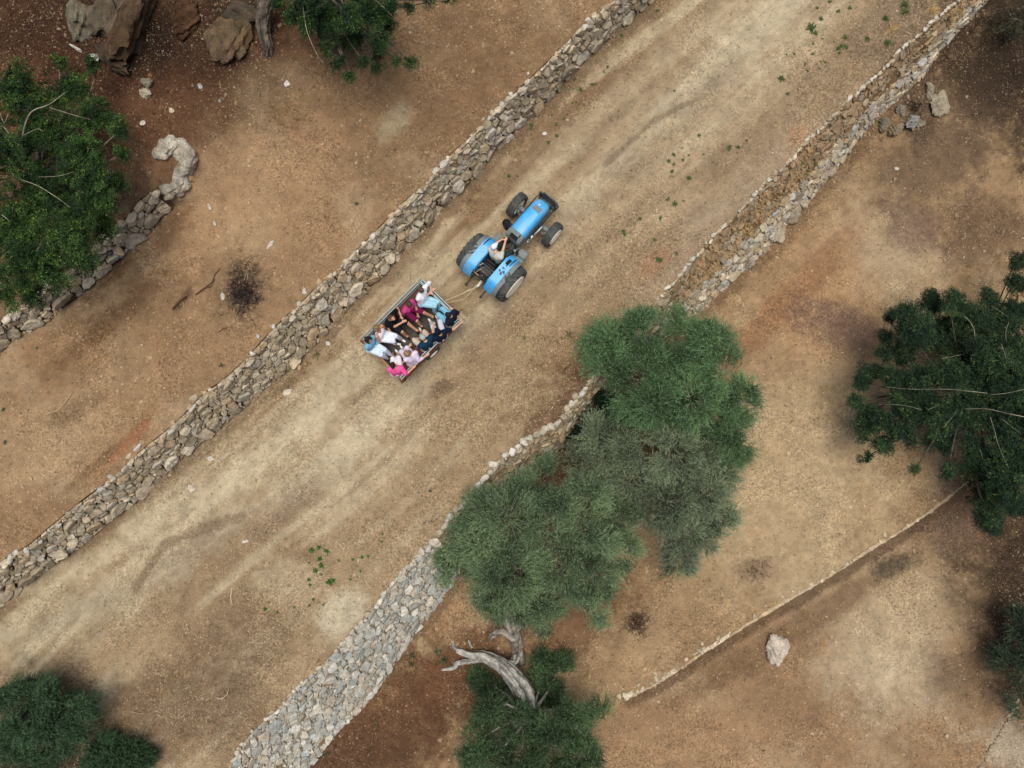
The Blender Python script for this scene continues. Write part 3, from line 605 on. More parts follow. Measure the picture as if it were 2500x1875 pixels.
def carob_crown(lobes, seed, tones, dens=30, leaflet=(.045, .07, .034), pairs=4, nleaf=9):
    rg = np.random.default_rng(seed); VV_, CC_ = [], []; twigs = []
    for c, Rr in lobes:
        nt = max(3, int(dens * Rr * Rr * 4)); d = rg.normal(size=(nt, 3)); d[:, 2] = np.abs(d[:, 2]) * .8 - .3; d = unit(d)
        cl = unit(rg.normal(size=(max(3, nt // 3), 3)) * (1, 1, .5)) * rg.uniform(.3, .8, (max(3, nt // 3), 1)); ci = rg.integers(0, len(cl), nt); ctn = rg.uniform(0, 1, len(cl))
        tc = c + (cl[ci] * .75 + d * np.array([1, 1, .6]) * rg.uniform(.1, .42, (nt, 1))) * Rr; shade = np.clip(ctn[ci] + rg.normal(0, .2, nt), 0, 1) ** 1.5
        ax = unit(d * np.array([1, 1, .5]) * .6 + np.array([0, 0, .8]) + rg.normal(0, .25, (nt, 3)))
        for k in range(nt):
            a = rg.uniform(0, 6.28) + np.arange(nleaf) * 2.4; e1 = unit(np.cross(ax[k], rg.normal(size=3))); e2 = np.cross(ax[k], e1)
            out = (np.cos(a)[:, None] * e1 + np.sin(a)[:, None] * e2); el = rg.uniform(.05, .75, nleaf)[:, None]; ld = unit(out + ax[k] * el)
            Ln = rg.uniform(.12, .22, nleaf); t = np.linspace(.3, 1, pairs)
            pos = tc[k] + ld[:, None] * (Ln[:, None] * t)[..., None]; pos[..., 2] -= (.25 * Ln[:, None] * t ** 2)
            sidev = unit(np.cross(ld, ax[k]))
            for sg in (-1, 1):
                dd = unit(ld[:, None] * .55 + sg * sidev[:, None] + rg.normal(0, .18, pos.shape)).reshape(-1, 3); n = len(dd)
                V, _ = blades(pos.reshape(-1, 3), dd, rg.uniform(leaflet[0], leaflet[1], n), leaflet[2] * rg.uniform(.8, 1.2, n), rg)
                mk = np.clip(shade[k] * .8 + rg.normal(.1, .16, (n, 1)), 0, 1); c0 = lin(tones[0]) * (1 - mk) + lin(tones[1]) * mk
                hi = rg.random((n, 1)) < tones[3]; c0 = np.where(hi & (shade[k] > .45), lin(tones[2]), c0)
                VV_.append(V); CC_.append(np.repeat(c0, 4, 0))
            if rg.random() < .4: twigs.append((c + (tc[k] - c) * .15 + (0, 0, -.1), tc[k] * .5 + c * .5 + (0, 0, -.05), tc[k]))
    V = np.concatenate(VV_); return V, np.arange(len(V)).reshape(-1, 4), np.concatenate(CC_), twigs
def gnarl(m, pts, rad, col, n=18, seed=0, sub=5, amp=.16, strands=0):
    """a twisted limb: ridged tube through the points"""
    rg = np.random.default_rng(seed); pts = np.asarray(pts, float); rad = np.asarray(rad, float)
    t = np.linspace(0, len(pts) - 1, (len(pts) - 1) * sub + 1); i = np.clip(t.astype(int), 0, len(pts) - 2); f = t - i
    def cat(A):
        A = np.concatenate([2 * A[:1] - A[1:2], A, 2 * A[-1:] - A[-2:-1]]); p0, p1, p2, p3 = A[i], A[i + 1], A[i + 2], A[i + 3]
        ff = f[:, None] if A.ndim > 1 else f
        return .5 * (2 * p1 + (p2 - p0) * ff + (2 * p0 - 5 * p1 + 4 * p2 - p3) * ff ** 2 + (3 * p1 - p0 - 3 * p2 + p3) * ff ** 3)
    cp, cr = cat(pts), np.maximum(cat(rad), .004); b0 = m.n; m.tube(cp, cr, n, col)
    V = m.v[-1]; a = np.arange(n) * 2 * np.pi / n; ph = rg.uniform(0, 6.28, 4)
    tw = np.linspace(0, 2.5, len(cp)); rd = np.zeros((len(cp), n))
    for k, (w, s) in enumerate(((2, .5), (3, .4), (5, .35), (7, .25))): rd += s * np.sin(w * (a[None] + tw[:, None] * (1 if k % 2 else -.6)) + ph[k] + .8 * np.sin(tw[:, None] * 2 + k))
    rd = rd + .35 * np.sin(9 * a[None] + tw[:, None] * 1.5 + ph[0]) + .3 * np.sign(np.sin(4 * a[None] + ph[1] + tw[:, None])) ; k_ = 1 + amp * rd + rg.normal(0, amp * .22, rd.shape); cen = np.repeat(cp, n, 0); m.v[-1] = cen + (V - cen) * k_.reshape(-1, 1)
    m.c[-1] = np.asarray(col) * (np.clip(1 + .75 * rd.reshape(-1, 1), .22, 1.45))  # groove shade put into the bark colour: hollows darker, ridges lighter
    if strands:
        T = np.gradient(cp, axis=0); T /= np.linalg.norm(T, axis=1)[:, None]; u = np.cross(T, (0, 0, 1)); u /= np.linalg.norm(u, axis=1)[:, None] + 1e-9; w = np.cross(T, u)
        for k in range(strands):
            i0 = rg.integers(0, max(1, len(cp) // 3)); i1 = rg.integers(2 * len(cp) // 3, len(cp)); th = ph[k % 4] + k * 2 * np.pi / strands + np.linspace(0, rg.uniform(.8, 2.2), i1 - i0)
            rr = cr[i0:i1] * rg.uniform(.72, .98); q = cp[i0:i1] + (np.cos(th)[:, None] * u[i0:i1] + np.sin(th)[:, None] * w[i0:i1]) * rr[:, None] + rg.normal(0, .012, (i1 - i0, 3))
            m.tube(q, cr[i0:i1] * rg.uniform(.16, .34) * (.6 + .4 * np.sin(np.linspace(.2, 2.9, i1 - i0))) * (1 + rg.normal(0, .12, i1 - i0)), 7, np.asarray(col) * rg.uniform(.75, 1.25))
    return m
GREY = lin((128, 122, 112)); PBARK = lin((150, 144, 130)); DBARK = lin((92, 84, 74))
def tree(name, label, cat, lobes, base, seed, tones, kind='olive', trunk=None, bark=PBARK, tr=.16, pale=(), group=None, limbs=True, leafname='crown', **k):
    base = np.asarray(base, float); r = empty(name, base); tag(r, label, cat, group)
    V, Fq, C, tw = (olive_crown if kind == 'olive' else carob_crown)(lobes, seed, tones, **k)
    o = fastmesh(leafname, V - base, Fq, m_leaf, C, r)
    rg = np.random.default_rng(seed + 1); m = MB(); cen = np.mean([c for c, _ in lobes], 0)
    if trunk is None: trunk = ([base + (0, 0, -.1), base + (cen - base) * .3 + rg.normal(0, .1, 3), base + (cen - base) * .62], [tr * 1.25, tr, tr * .8])
    if trunk:
        for i, (pts, rad) in enumerate(trunk if isinstance(trunk, list) else [trunk]): gnarl(m, pts, rad, bark, seed=seed + i, strands=10 if rad[0] > .1 or len(rad) > 5 else 5, amp=.24)
        fork = np.asarray((trunk[0] if isinstance(trunk, list) else trunk)[0][-1])
        if limbs:
            for c, Rr in lobes:
                mid = fork * .45 + c * .55 + rg.normal(0, .12, 3) + (0, 0, -.15); m.tube([fork, mid + (0, 0, -.25), c + (0, 0, -.45 * Rr)], [tr * .40, tr * .22, tr * .08], 6, bark * .8)
    for a_, b_, c_ in tw[:260]:
        m.tube([a_, b_, c_], [.012, .008, .004], 4, bark * .9, cap=False)
    for pts, rad in pale: gnarl(m, pts, np.asarray(rad) * .45, lin((134, 130, 112)), n=8, seed=seed + 7, sub=4, amp=.06)
    if m.v:
        m.v = [v - base for v in m.v]; m.build('trunk', m_bark, r, smooth='all', fix=False)
    return r
def at(u, v, z): return P(u, v, z)
OL1 = ((24, 48, 28), (128, 166, 112), (166, 182, 152)); OL2 = ((40, 58, 40), (160, 176, 138), (178, 186, 162)); OL3 = ((28, 50, 32), (148, 174, 126), (172, 184, 158))
LA = lobes_px([(960, 180, 130), (1110, 110, 105), (1290, 150, 150), (1440, 200, 140), (1100, 340, 170), (1300, 330, 160), (1490, 330, 130), (1150, 450, 120, 1.6), (1340, 440, 130, 1.5), (1550, 430, 100), (1540, 620, 120, -.2), (930, 300, 110), (1470, 560, 110, 0), (1300, 520, 80), (1450, 680, 90, -.4), (1070, 440, 90, 1.4)], 1.952, 1000, 750, -.1, 1.6, 1, .92)
tree('olive_tree', 'bushy bright green olive tree at the upper end of the big clump', 'olive tree', LA, at(1660, 980, -2.5), 101, OL1, group='olive trees below the track wall', tr=.2)
LB = lobes_px([(960, 680, 140), (1080, 790, 120), (1250, 680, 140), (1330, 760, 150), (1400, 900, 120), (1220, 930, 130), (1430, 1000, 100, -.3), (1300, 1090, 120), (1290, 1190, 80, -.6), (1150, 960, 110), (890, 620, 90), (1450, 800, 90, -.2), (1380, 1090, 80, -.5), (1060, 670, 80), (840, 740, 95, -.5), (900, 860, 110, -.3), (1000, 620, 70, -.6)], 1.952, 1000, 750, -.3, 1.2, 2, .92)
tree('olive_tree', 'greyest olive tree in the middle of the big clump, with sparse wispy twigs', 'olive tree', LB, at(1640, 1190, -2.5), 102, OL2, group='olive trees below the track wall', tr=.18)
LC = lobes_px([(650, 830, 130), (560, 900, 100), (470, 1000, 150), (350, 1110, 150), (250, 1130, 105), (640, 1080, 170), (830, 1060, 160), (950, 1000, 110), (490, 1240, 160), (400, 1330, 110), (560, 1380, 130), (750, 1230, 160), (880, 1290, 110), (640, 1470, 90, -.6), (850, 1430, 85, -.5), (990, 1170, 90, -.2), (340, 970, 75), (420, 1420, 70, -.8), (700, 950, 100), (220, 1240, 80, -.4), (840, 900, 80)], 1.952, 1000, 750, -.2, 1.6, 3, .92)
KN = [at(1262, 1618, -2.55), at(1264, 1580, -2.0), at(1255, 1545, -1.5), at(1240, 1500, -.9), at(1255, 1420, -.2)]
tree('olive_tree', 'widest olive tree, at the lower left end of the big clump over a knobbly trunk', 'olive tree', LC, KN[0], 103, OL3, group='olive trees below the track wall', bark=GREY, tr=.2,
     trunk=[(KN, [.24, .17, .20, .17, .13]), ([at(1258, 1560, -1.6), at(1232, 1542, -1.45), at(1205, 1548, -1.7), at(1196, 1562, -2.0)], [.15, .14, .10, .05]), ([at(1255, 1545, -1.5), at(1262, 1525, -1.3), at(1250, 1505, -1.2)], [.13, .12, .08])])
LD = lobes_px([(700, 1010, 70), (660, 1130, 80), (600, 1350, 140), (800, 1240, 170), (1000, 1150, 130), (1000, 1400, 200), (1250, 1170, 150), (1250, 1400, 190), (1480, 1080, 90), (1500, 1250, 150), (1690, 1100, 110), (1590, 1350, 120), (1450, 1450, 140), (1200, 1550, 150), (700, 1500, 150), (880, 1050, 80), (1570, 1500, 120), (1000, 1650, 200), (1400, 1650, 180), (690, 1680, 160), (560, 1480, 80)], 3.687, 1000, 1450, -1.2, .1, 4) + lobes_px([(1360, 660, 60), (1230, 760, 70), (1200, 880, 70), (1280, 900, 60), (600, 740, 50), (680, 830, 45), (780, 880, 45), (1190, 590, 35)], 3.687, 1000, 1450, -2.3, -1.9, 5)
def c7(x, y, z): return at(1000 + x / 3.687, 1450 + y / 3.687, z)
tree('olive_tree', 'olive tree at the bottom edge with a leaning hollow grey trunk', 'olive tree', LD, c7(690, 580, -2.5), 104, ((22, 42, 26), (104, 134, 88), (148, 162, 132)), bark=lin((150, 148, 140)), tufts=6, tr=.2,
     trunk=[([c7(430, 505, -2.5), c7(540, 545, -2.35), c7(690, 570, -2.1), c7(850, 660, -1.8), c7(980, 790, -1.5), c7(1060, 900, -1.2), c7(1090, 1100, -.8)], [.11, .14, .20, .24, .27, .24, .17]),
            ([c7(290, 680, -2.58), c7(400, 665, -2.5), c7(440, 620, -2.4), c7(560, 605, -2.35), c7(700, 590, -2.2), c7(820, 680, -1.95), c7(930, 850, -1.7), c7(1010, 940, -1.4)], [.05, .08, .09, .08, .10, .10, .10, .09]),
            ([c7(390, 430, -2.58), c7(400, 480, -2.5), c7(500, 520, -2.4)], [.05, .08, .08]), ([c7(530, 410, -2.5), c7(560, 490, -2.4)], [.03, .04]),
            ([c7(830, 640, -1.9), c7(930, 620, -1.95), c7(965, 560, -2.1)], [.14, .13, .12])])
CB1 = ((26, 48, 24), (66, 98, 44), (116, 138, 56), .12); CB2 = ((24, 44, 30), (60, 86, 54), (120, 132, 58), .05)
LE = lobes_px([(60, 250, 90), (170, 230, 75), (235, 280, 60), (120, 330, 95), (30, 390, 90), (200, 390, 95), (285, 310, 34), (100, 480, 105), (230, 480, 75), (290, 440, 32), (50, 560, 95), (180, 570, 85), (250, 555, 45), (40, 660, 75), (130, 650, 75), (205, 640, 45), (85, 715, 45), (20, 730, 40), (50, 185, 45), (140, 150, 26, 3.4), (230, 160, 30, 3.6), (300, 370, 26), (-40, 320, 80), (-50, 480, 90), (-40, 620, 80), (30, 205, 26, 3.5)], 1, 0, 0, 4.0, 5.2, 6)
def pb(px, z, r0, r1): return [at(u, v, z) for u, v in px], np.linspace(r0, r1, len(px))
tree('carob_tree', 'leafy tree with bright yellow-green sprays and pale bare branches at the left edge', 'tree', LE, at(60, 430, ZT[0]), 105, CB1, kind='carob', bark=lin((132, 124, 110)), dens=30,
     pale=[pb([(50, 400), (55, 330), (75, 275), (120, 255), (160, 225)], 5.2, .05, .02), pb([(120, 262), (160, 275), (220, 292)], 5.2, .025, .01), pb([(55, 380), (25, 330), (0, 300)], 5.3, .03, .02), pb([(55, 385), (30, 405), (35, 430), (95, 455), (150, 490), (180, 515)], 5.2, .035, .012), pb([(95, 432), (140, 430), (180, 420)], 5.3, .018, .008), pb([(0, 275), (10, 300), (20, 280)], 5.2, .02, .01), pb([(58, 330), (90, 315), (105, 320)], 5.3, .02, .01), pb([(5, 525), (22, 538)], 5.2, .03, .015)])
LF = lobes_px([(500, 120, 90), (650, 60, 130), (640, 220, 90), (800, 120, 150), (840, 300, 115), (1000, 150, 140), (1040, 330, 100), (1200, 110, 140), (1250, 330, 95), (820, 430, 65), (900, 560, 38), (1140, 530, 45), (1250, 560, 45), (1030, 660, 50), (1420, 510, 38), (1525, 535, 48), (1520, 60, 44), (1680, 10, 36), (980, 535, 40), (1350, 40, 70), (1330, 220, 60), (800, -150, 200), (1100, -150, 200), (1240, 490, 40), (1850, 0, 30), (430, 40, 60)], 3.456, 560, 0, 3.2, 4.4, 7, 1.2)
def c4(x, y, z): return at(560 + x / 3.456, y / 3.456, z)
tree('carob_tree', 'leafy tree at the top edge with a bent dark trunk beside the boulders', 'tree', LF, c4(300, 545, 2.05), 106, ((22, 44, 24), (56, 86, 44), (104, 124, 54), .12), kind='carob', bark=DBARK, dens=46,
     trunk=[([c4(290, 560, 1.9), c4(320, 500, 2.1), c4(325, 400, 2.4), c4(290, 270, 2.7), c4(285, 150, 2.9), c4(320, 0, 3.3), c4(420, -120, 3.5), c4(700, -160, 3.7)], [.17, .16, .17, .18, .2, .2, .16, .12])],
     pale=[pb([(560 + x / 3.456, y / 3.456) for x, y in ((610, -20), (630, 120), (660, 280), (740, 460), (790, 530))], 4.4, .03, .01), pb([(560 + x / 3.456, y / 3.456) for x, y in ((630, 110), (700, 80), (770, 50))], 4.4, .018, .008), pb([(560 + x / 3.456, y / 3.456) for x, y in ((940, -10), (990, 90), (1060, 260))], 4.4, .02, .008), pb([(560 + x / 3.456, y / 3.456) for x, y in ((1230, 0), (1300, 60), (1360, 120))], 4.4, .02, .008)])
LG = lobes_px([(350, 470, 28), (420, 440, 48), (560, 400, 55), (680, 395, 55), (480, 540, 85), (340, 575, 34), (335, 635, 36), (420, 640, 55), (620, 560, 95), (760, 480, 75), (850, 370, 45), (900, 500, 85), (1000, 450, 75), (720, 640, 80), (880, 640, 100), (1010, 650, 90), (250, 760, 52), (205, 800, 36), (380, 770, 50), (500, 800, 80), (650, 760, 85), (800, 780, 110), (950, 800, 110), (190, 890, 34), (250, 955, 52), (225, 1030, 48), (325, 1010, 50), (325, 1110, 42), (420, 1060, 52), (450, 950, 70), (600, 950, 85), (750, 960, 85), (900, 960, 100), (1020, 950, 100), (620, 1090, 65), (780, 1120, 50), (820, 1200, 80), (950, 1130, 90), (1020, 1200, 80), (850, 1320, 80), (950, 1320, 90), (860, 1450, 60), (870, 1520, 45), (1000, 1430, 60), (235, 1180, 22), (490, 1240, 20), (660, 1250, 30), (1010, 180, 40), (1000, 290, 45), (1150, 700, 160), (1150, 1000, 160), (380, 880, 40)], 2.074, 2000, 550, -1.0, .6, 8, 1.42)
G_ = lambda L_, z, a, b: ([at(2000 + x / 2.074, 550 + y / 2.074, z) for x, y in L_], np.linspace(a, b, len(L_)))
tree('carob_tree', 'dark green tree with long pale bare twigs at the right edge', 'tree', LG, at(2420, 960, -2.5), 107, CB2, kind='carob', bark=lin((84, 76, 66)), dens=46,
     pale=[G_([(1040, 970), (940, 950), (850, 930), (740, 930)], .9, .03, .015), G_([(850, 850), (760, 840), (640, 830), (470, 830), (330, 818)], .9, .025, .008), G_([(520, 935), (430, 912), (300, 905)], .9, .016, .008), G_([(630, 1025), (670, 975), (700, 930)], .9, .014, .01), G_([(550, 935), (610, 908)], .9, .016, .012), G_([(865, 970), (885, 1030), (910, 1120), (960, 1230)], .9, .02, .01), G_([(985, 1290), (1035, 1390)], .6, .02, .012), G_([(735, 460), (765, 490), (785, 530), (787, 572)], .9, .018, .018), G_([(870, 408), (915, 435), (950, 462)], .8, .014, .008), G_([(960, 490), (945, 540), (947, 590)], .9, .014, .01), G_([(620, 675), (720, 655)], .9, .018, .01), G_([(920, 600), (940, 650), (950, 690)], .9, .016, .01), G_([(1040, 830), (950, 850), (870, 858)], .9, .02, .014), G_([(815, 1135), (830, 1190)], .5, .012, .01), G_([(930, 985), (1020, 1055)], .9, .016, .01)])
LH = lobes_px([(2490, 1525, 24), (2458, 1618, 26), (2496, 1580, 26), (2503, 1640, 34), (2500, 1720, 24), (2530, 1560, 60)], 1, 0, 0, -2.2, -1.6, 9)
tree('shrub', 'dim grey green shrub at the right edge above the corner stone row', 'shrub', LH, at(2500, 1610, ZT[4]), 108, ((30, 44, 32), (82, 100, 76), (130, 140, 116)), tufts=6, tr=.07)
LI = lobes_px([(100, 370, 70), (400, 370, 70), (520, 410, 60), (300, 480, 110), (500, 550, 120), (740, 620, 110), (900, 530, 65), (600, 750, 160), (850, 750, 110), (300, 750, 160), (100, 850, 150), (450, 950, 160), (700, 900, 120), (150, 1050, 150), (300, 1150, 140), (60, 480, 50), (420, 1200, 130), (-100, 700, 150), (-100, 1000, 160)], 4.424, 0, 1600, 1.0, 1.8, 10, 1.12)
tree('olive_tree', 'dark round young olive tree in the bottom left corner', 'olive tree', LI, at(60, 1790, .0), 109, ((26, 50, 32), (88, 120, 82), (128, 146, 118)), tufts=5, tr=.1)
LJ = lobes_px([(1150, 1000, 80), (1100, 1100, 110), (1300, 1100, 120), (1440, 1030, 65), (1500, 1130, 90), (1200, 1200, 120), (960, 1150, 70), (1400, 1230, 110)], 4.424, 0, 1600, .5, .9, 11)
tree('shrub', 'low dark green bush on the bottom edge, right of the corner olive tree', 'shrub', LJ, at(275, 1868, .0), 110, ((24, 46, 30), (80, 112, 74), (120, 140, 110)), tufts=6, tr=.06)
LK = lobes_px([(2445, 70, 26), (2470, 45, 30), (2495, 60, 28), (2510, 20, 40)], 1, 0, 0, -2.2, -1.8, 12)
tree('shrub', 'sparse grey shrub on the dark soil in the top right corner', 'shrub', LK, at(2475, 50, -2.5), 111, ((60, 56, 44), (92, 90, 70), (120, 118, 98)), dens=2, tufts=3, tuft_n=8, tr=.05)
LL = lobes_px([(860, 520, 80), (830, 600, 65), (900, 450, 75), (790, 650, 50), (960, 520, 70)], 1.952, 1000, 750, -1.9, -1.4, 13)
tree('shrub', 'dark leafy shrub growing against the wall foot between two olive trees', 'shrub', LL, at(1430, 1040, -2.5), 112, ((18, 40, 26), (40, 66, 44), (80, 100, 76), .0), kind='carob', dens=34, tr=.06)

# ------------------------------------------------------------------ boulders and loose stones
m_rock = mat('boulder_stone', attr=True, rough=.95, var=.4, scale=3.2, bump=2.2, bscale=11, fine=.35, spec=.1, dirt=(lin((104, 76, 52)), .5))
rk = [0]
def boulder(name, label, cat, u, v, wpx, hpx, col, ang=0.0, group=None, sink=.3, hgt=None, z=None, cuts=11, big=True):
    rk[0] += 1; p = onground(u, v) if z is None else P(u, v, z); s = (H - p[2]) / F; w, h = wpx * s, hpx * s; hz = hgt or .75 * min(w, h)
    B = ICO4 if big else ICO2; V = rock_verts(B[0], (w, h, hz), 300 + rk[0], cuts, .14 if big else .08, R(ang)); p = p + (0, 0, hz * (.5 - sink))
    if big: V = V * (1 + .05 * (fbm(V[:, 0] + p[0], V[:, 1] + V[:, 2], 5 / max(w, .4), 4, rk[0]) - .5))[:, None]
    k = .72 + .5 * fbm(V[:, 0] + 3 * rk[0], V[:, 1] + V[:, 2] * 1.3, 2.2 / max(w, .3), 4, 17 + rk[0])
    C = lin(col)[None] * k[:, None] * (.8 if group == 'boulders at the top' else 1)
    me = bpy.data.meshes.new(name); me.from_pydata(V.tolist(), [], B[1]); at_ = me.attributes.new('Col', 'FLOAT_COLOR', 'POINT'); c4_ = np.ones((len(V), 4), np.float32); c4_[:, :3] = C; at_.data.foreach_set('color', c4_.ravel())
    me.polygons.foreach_set('use_smooth', np.full(len(me.polygons), True)); me.set_sharp_from_angle(angle=R(30)); me.materials.append(m_rock)
    o = link(bpy.data.objects.new(name, me)); o.location = p; return tag(o, label, cat, group)
k5 = 5.183
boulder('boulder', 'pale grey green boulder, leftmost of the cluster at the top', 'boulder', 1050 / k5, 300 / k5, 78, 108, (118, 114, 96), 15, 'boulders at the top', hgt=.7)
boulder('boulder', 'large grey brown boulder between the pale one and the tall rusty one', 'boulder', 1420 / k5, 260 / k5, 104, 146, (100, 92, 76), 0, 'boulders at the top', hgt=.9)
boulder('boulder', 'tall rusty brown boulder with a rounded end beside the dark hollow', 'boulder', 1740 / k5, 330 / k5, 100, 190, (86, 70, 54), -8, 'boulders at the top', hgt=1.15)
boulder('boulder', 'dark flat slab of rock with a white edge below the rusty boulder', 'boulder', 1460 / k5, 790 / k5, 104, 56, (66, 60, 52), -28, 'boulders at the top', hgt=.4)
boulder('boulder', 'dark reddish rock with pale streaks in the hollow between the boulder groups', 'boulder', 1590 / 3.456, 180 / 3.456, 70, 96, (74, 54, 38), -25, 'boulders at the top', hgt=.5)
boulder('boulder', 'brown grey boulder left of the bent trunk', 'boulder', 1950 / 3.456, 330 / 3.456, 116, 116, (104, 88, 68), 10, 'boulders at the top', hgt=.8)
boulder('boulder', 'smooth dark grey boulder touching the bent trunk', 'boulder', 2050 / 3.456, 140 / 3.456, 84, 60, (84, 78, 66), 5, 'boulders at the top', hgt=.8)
boulder('rock', 'white sliver of rock above the left tree, upper left of the dark slab', 'rock', 985 / k5, 625 / k5, 40, 8, (186, 182, 168), -32, hgt=.12)
boulder('rock', 'white wedge of rock lying on the dark slab', 'rock', 1230 / k5, 745 / k5, 30, 16, (196, 196, 186), -30, hgt=.2, sink=.1)
boulder('rock', 'grey rock, upper one of a close pair below the boulders', 'rock', 1255 / 3.456, 715 / 3.456, 25, 28, (122, 116, 98), 10, hgt=.28)
boulder('rock', 'paler speckled rock, lower one of a close pair below the boulders', 'rock', 1245 / 3.456, 798 / 3.456, 27, 24, (168, 160, 140), 20, hgt=.28)
boulder('rock', 'squarish white rock on brown soil right of the left tree', 'rock', 1220 / 3.456, 1045 / 3.456, 17, 14, (214, 206, 186), 10, hgt=.12, big=False)
boulder('rock', 'round cream rock above the pale curved outcrop', 'rock', 1455 / 3.456, 938 / 3.456, 15, 13, (204, 190, 160), 0, hgt=.14, big=False)
boulder('rock', 'blue grey oval rock below the brown grey boulder', 'rock', 1697 / 3.456, 733 / 3.456, 12, 18, (158, 160, 156), 10, hgt=.14, big=False)
boulder('rock', 'small blue grey rock right of the blue grey oval rock', 'rock', 1865 / 3.456, 860 / 3.456, 9, 10, (154, 156, 150), 10, hgt=.1, big=False)
boulder('rock', 'bright white rock at the foot of the top edge tree', 'rock', 702, 205, 15, 15, (206, 202, 192), 10, hgt=.1, big=False)
boulder('boulder', 'lone whitish boulder on the lowest terrace below the thin kerb', 'boulder', 1896, 1581, 50, 62, (186, 176, 160), 12, hgt=.55, sink=.25)
k3 = 3.687
for (x, y, w, h, c, a, l) in ((1440, 950, 46, 62, (150, 142, 122), -25, 'big pale boulder fallen farthest from the wall at the upper right'), (1190, 1110, 42, 30, (140, 142, 136), 25, 'blue grey boulder beside the dark plant at the wall foot'), (1050, 1180, 30, 33, (136, 124, 102), 0, 'brown boulder left of the blue grey boulder at the wall foot'), (940, 1130, 28, 36, (122, 116, 102), 0, 'grey boulder tucked under the wall, leftmost of the fallen pile'), (1272, 1115, 19, 18, (134, 128, 112), 0, 'small grey stone right of the blue grey boulder'), (1360, 830, 19, 34, (130, 124, 108), 10, 'upright grey stone standing above the big pale fallen boulder'), (1095, 1000, 24, 32, (128, 124, 112), 30, 'grey boulder directly below the wall, uppermost of the fallen pile')):
    boulder('boulder', l, 'boulder', 1900 + x / k3, y / k3, w, h, c, a, 'boulders fallen at the wall foot', hgt=.4 if w > 25 else .25)
boulder('rock', 'small white rock on dark soil below the fallen boulders', 'rock', 1900 + 1052 / k3, 1522 / k3, 13, 8, (206, 202, 190), -10, hgt=.1, big=False)
for (x, y, w, h, c, a, l) in ((1205, 830, 32, 38, (170, 160, 140), 20, 'pale pointed boulder jutting out of the wall foot'), (1385, 590, 32, 26, (164, 156, 138), 30, 'pale boulder at the wall foot above the grey bulging one'), (1270, 695, 44, 36, (132, 124, 108), 40, 'grey bulging boulder built into the wall foot'), (985, 1042, 30, 20, (160, 152, 136), 30, 'flat pale boulder at the wall foot below the jutting one'), (620, 1370, 28, 16, (158, 150, 132), 30, 'pale boulder at the wall foot just above the olive trees')):
    boulder('boulder', l, 'boulder', 1500 + x / 3.016, 300 + y / 3.016, w, h, c, a, 'boulders along the wall foot', hgt=.4)
for (u, v, w, h, c, l) in ((470, 1192, 24, 24, (196, 186, 168), 'flat star-shaped white rock sunk in the track by the wall'), (703, 957, 30, 13, (200, 192, 176), 'flat white rock on the track left of the trailer'), (661, 597, 10, 27, (196, 188, 172), 'thin curved white rock on the terrace above the wall'), (546, 724, 11, 20, (190, 184, 172), 'white rock at the left edge of the burnt patch'), (744, 711, 12, 15, (200, 196, 186), 'white rock sitting on the terrace just behind the wall top'), (802, 839, 12, 13, (204, 202, 192), 'heart-shaped white rock between wall and trailer'), (888, 769, 9, 8, (208, 198, 176), 'cream rock between wall and trailer, above the heart-shaped one'), (1329, 327, 12, 11, (206, 208, 202), 'pale grey rock on the track between wall and tractor bonnet'), (1289, 181, 8, 9, (224, 214, 196), 'white rock on the terrace near the upper end of the wall'), (515, 1120, 16, 12, (200, 196, 186), 'dull white rock at the wall foot above the star-shaped one'), (512, 505, 9, 20, (196, 190, 172), 'upright pale stone on the terrace right of the curved wall'), (524, 545, 8, 18, (190, 184, 166), 'pale stone below the upright one right of the curved wall'), (597, 1321, 10, 8, (222, 214, 204), 'left one of two touching white stones on the track'), (603, 1320, 9, 9, (206, 198, 190), 'right one of two touching white stones on the track')):
    boulder('rock', l, 'rock', u, v, w, h, c, random.uniform(-40, 40), hgt=.08 if w > 14 else .1, big=False, sink=.35)
for i, (x, y, w, h) in enumerate(((850, 918, 30, 20), (868, 985, 32, 19), (795, 1008, 24, 14), (770, 1065, 18, 16), (702, 1075, 13, 13), (660, 1096, 20, 16), (632, 1156, 30, 19), (545, 1270, 27, 20), (712, 1122, 18, 24), (820, 1124, 14, 12), (775, 1152, 16, 12), (895, 862, 26, 14), (955, 885, 30, 14), (600, 1215, 26, 18), (430, 1340, 30, 24), (400, 1410, 30, 16))):
    boulder('rock', 'orange brown stone fallen from the long wall beside the track', 'rock', 500 + x / 3.318, 550 + y / 3.318, w, h, [(170, 136, 94), (158, 128, 92), (176, 150, 112), (150, 128, 100)][i % 4], 38 + random.uniform(-15, 15), 'stones fallen from the long wall', hgt=.16, big=False)
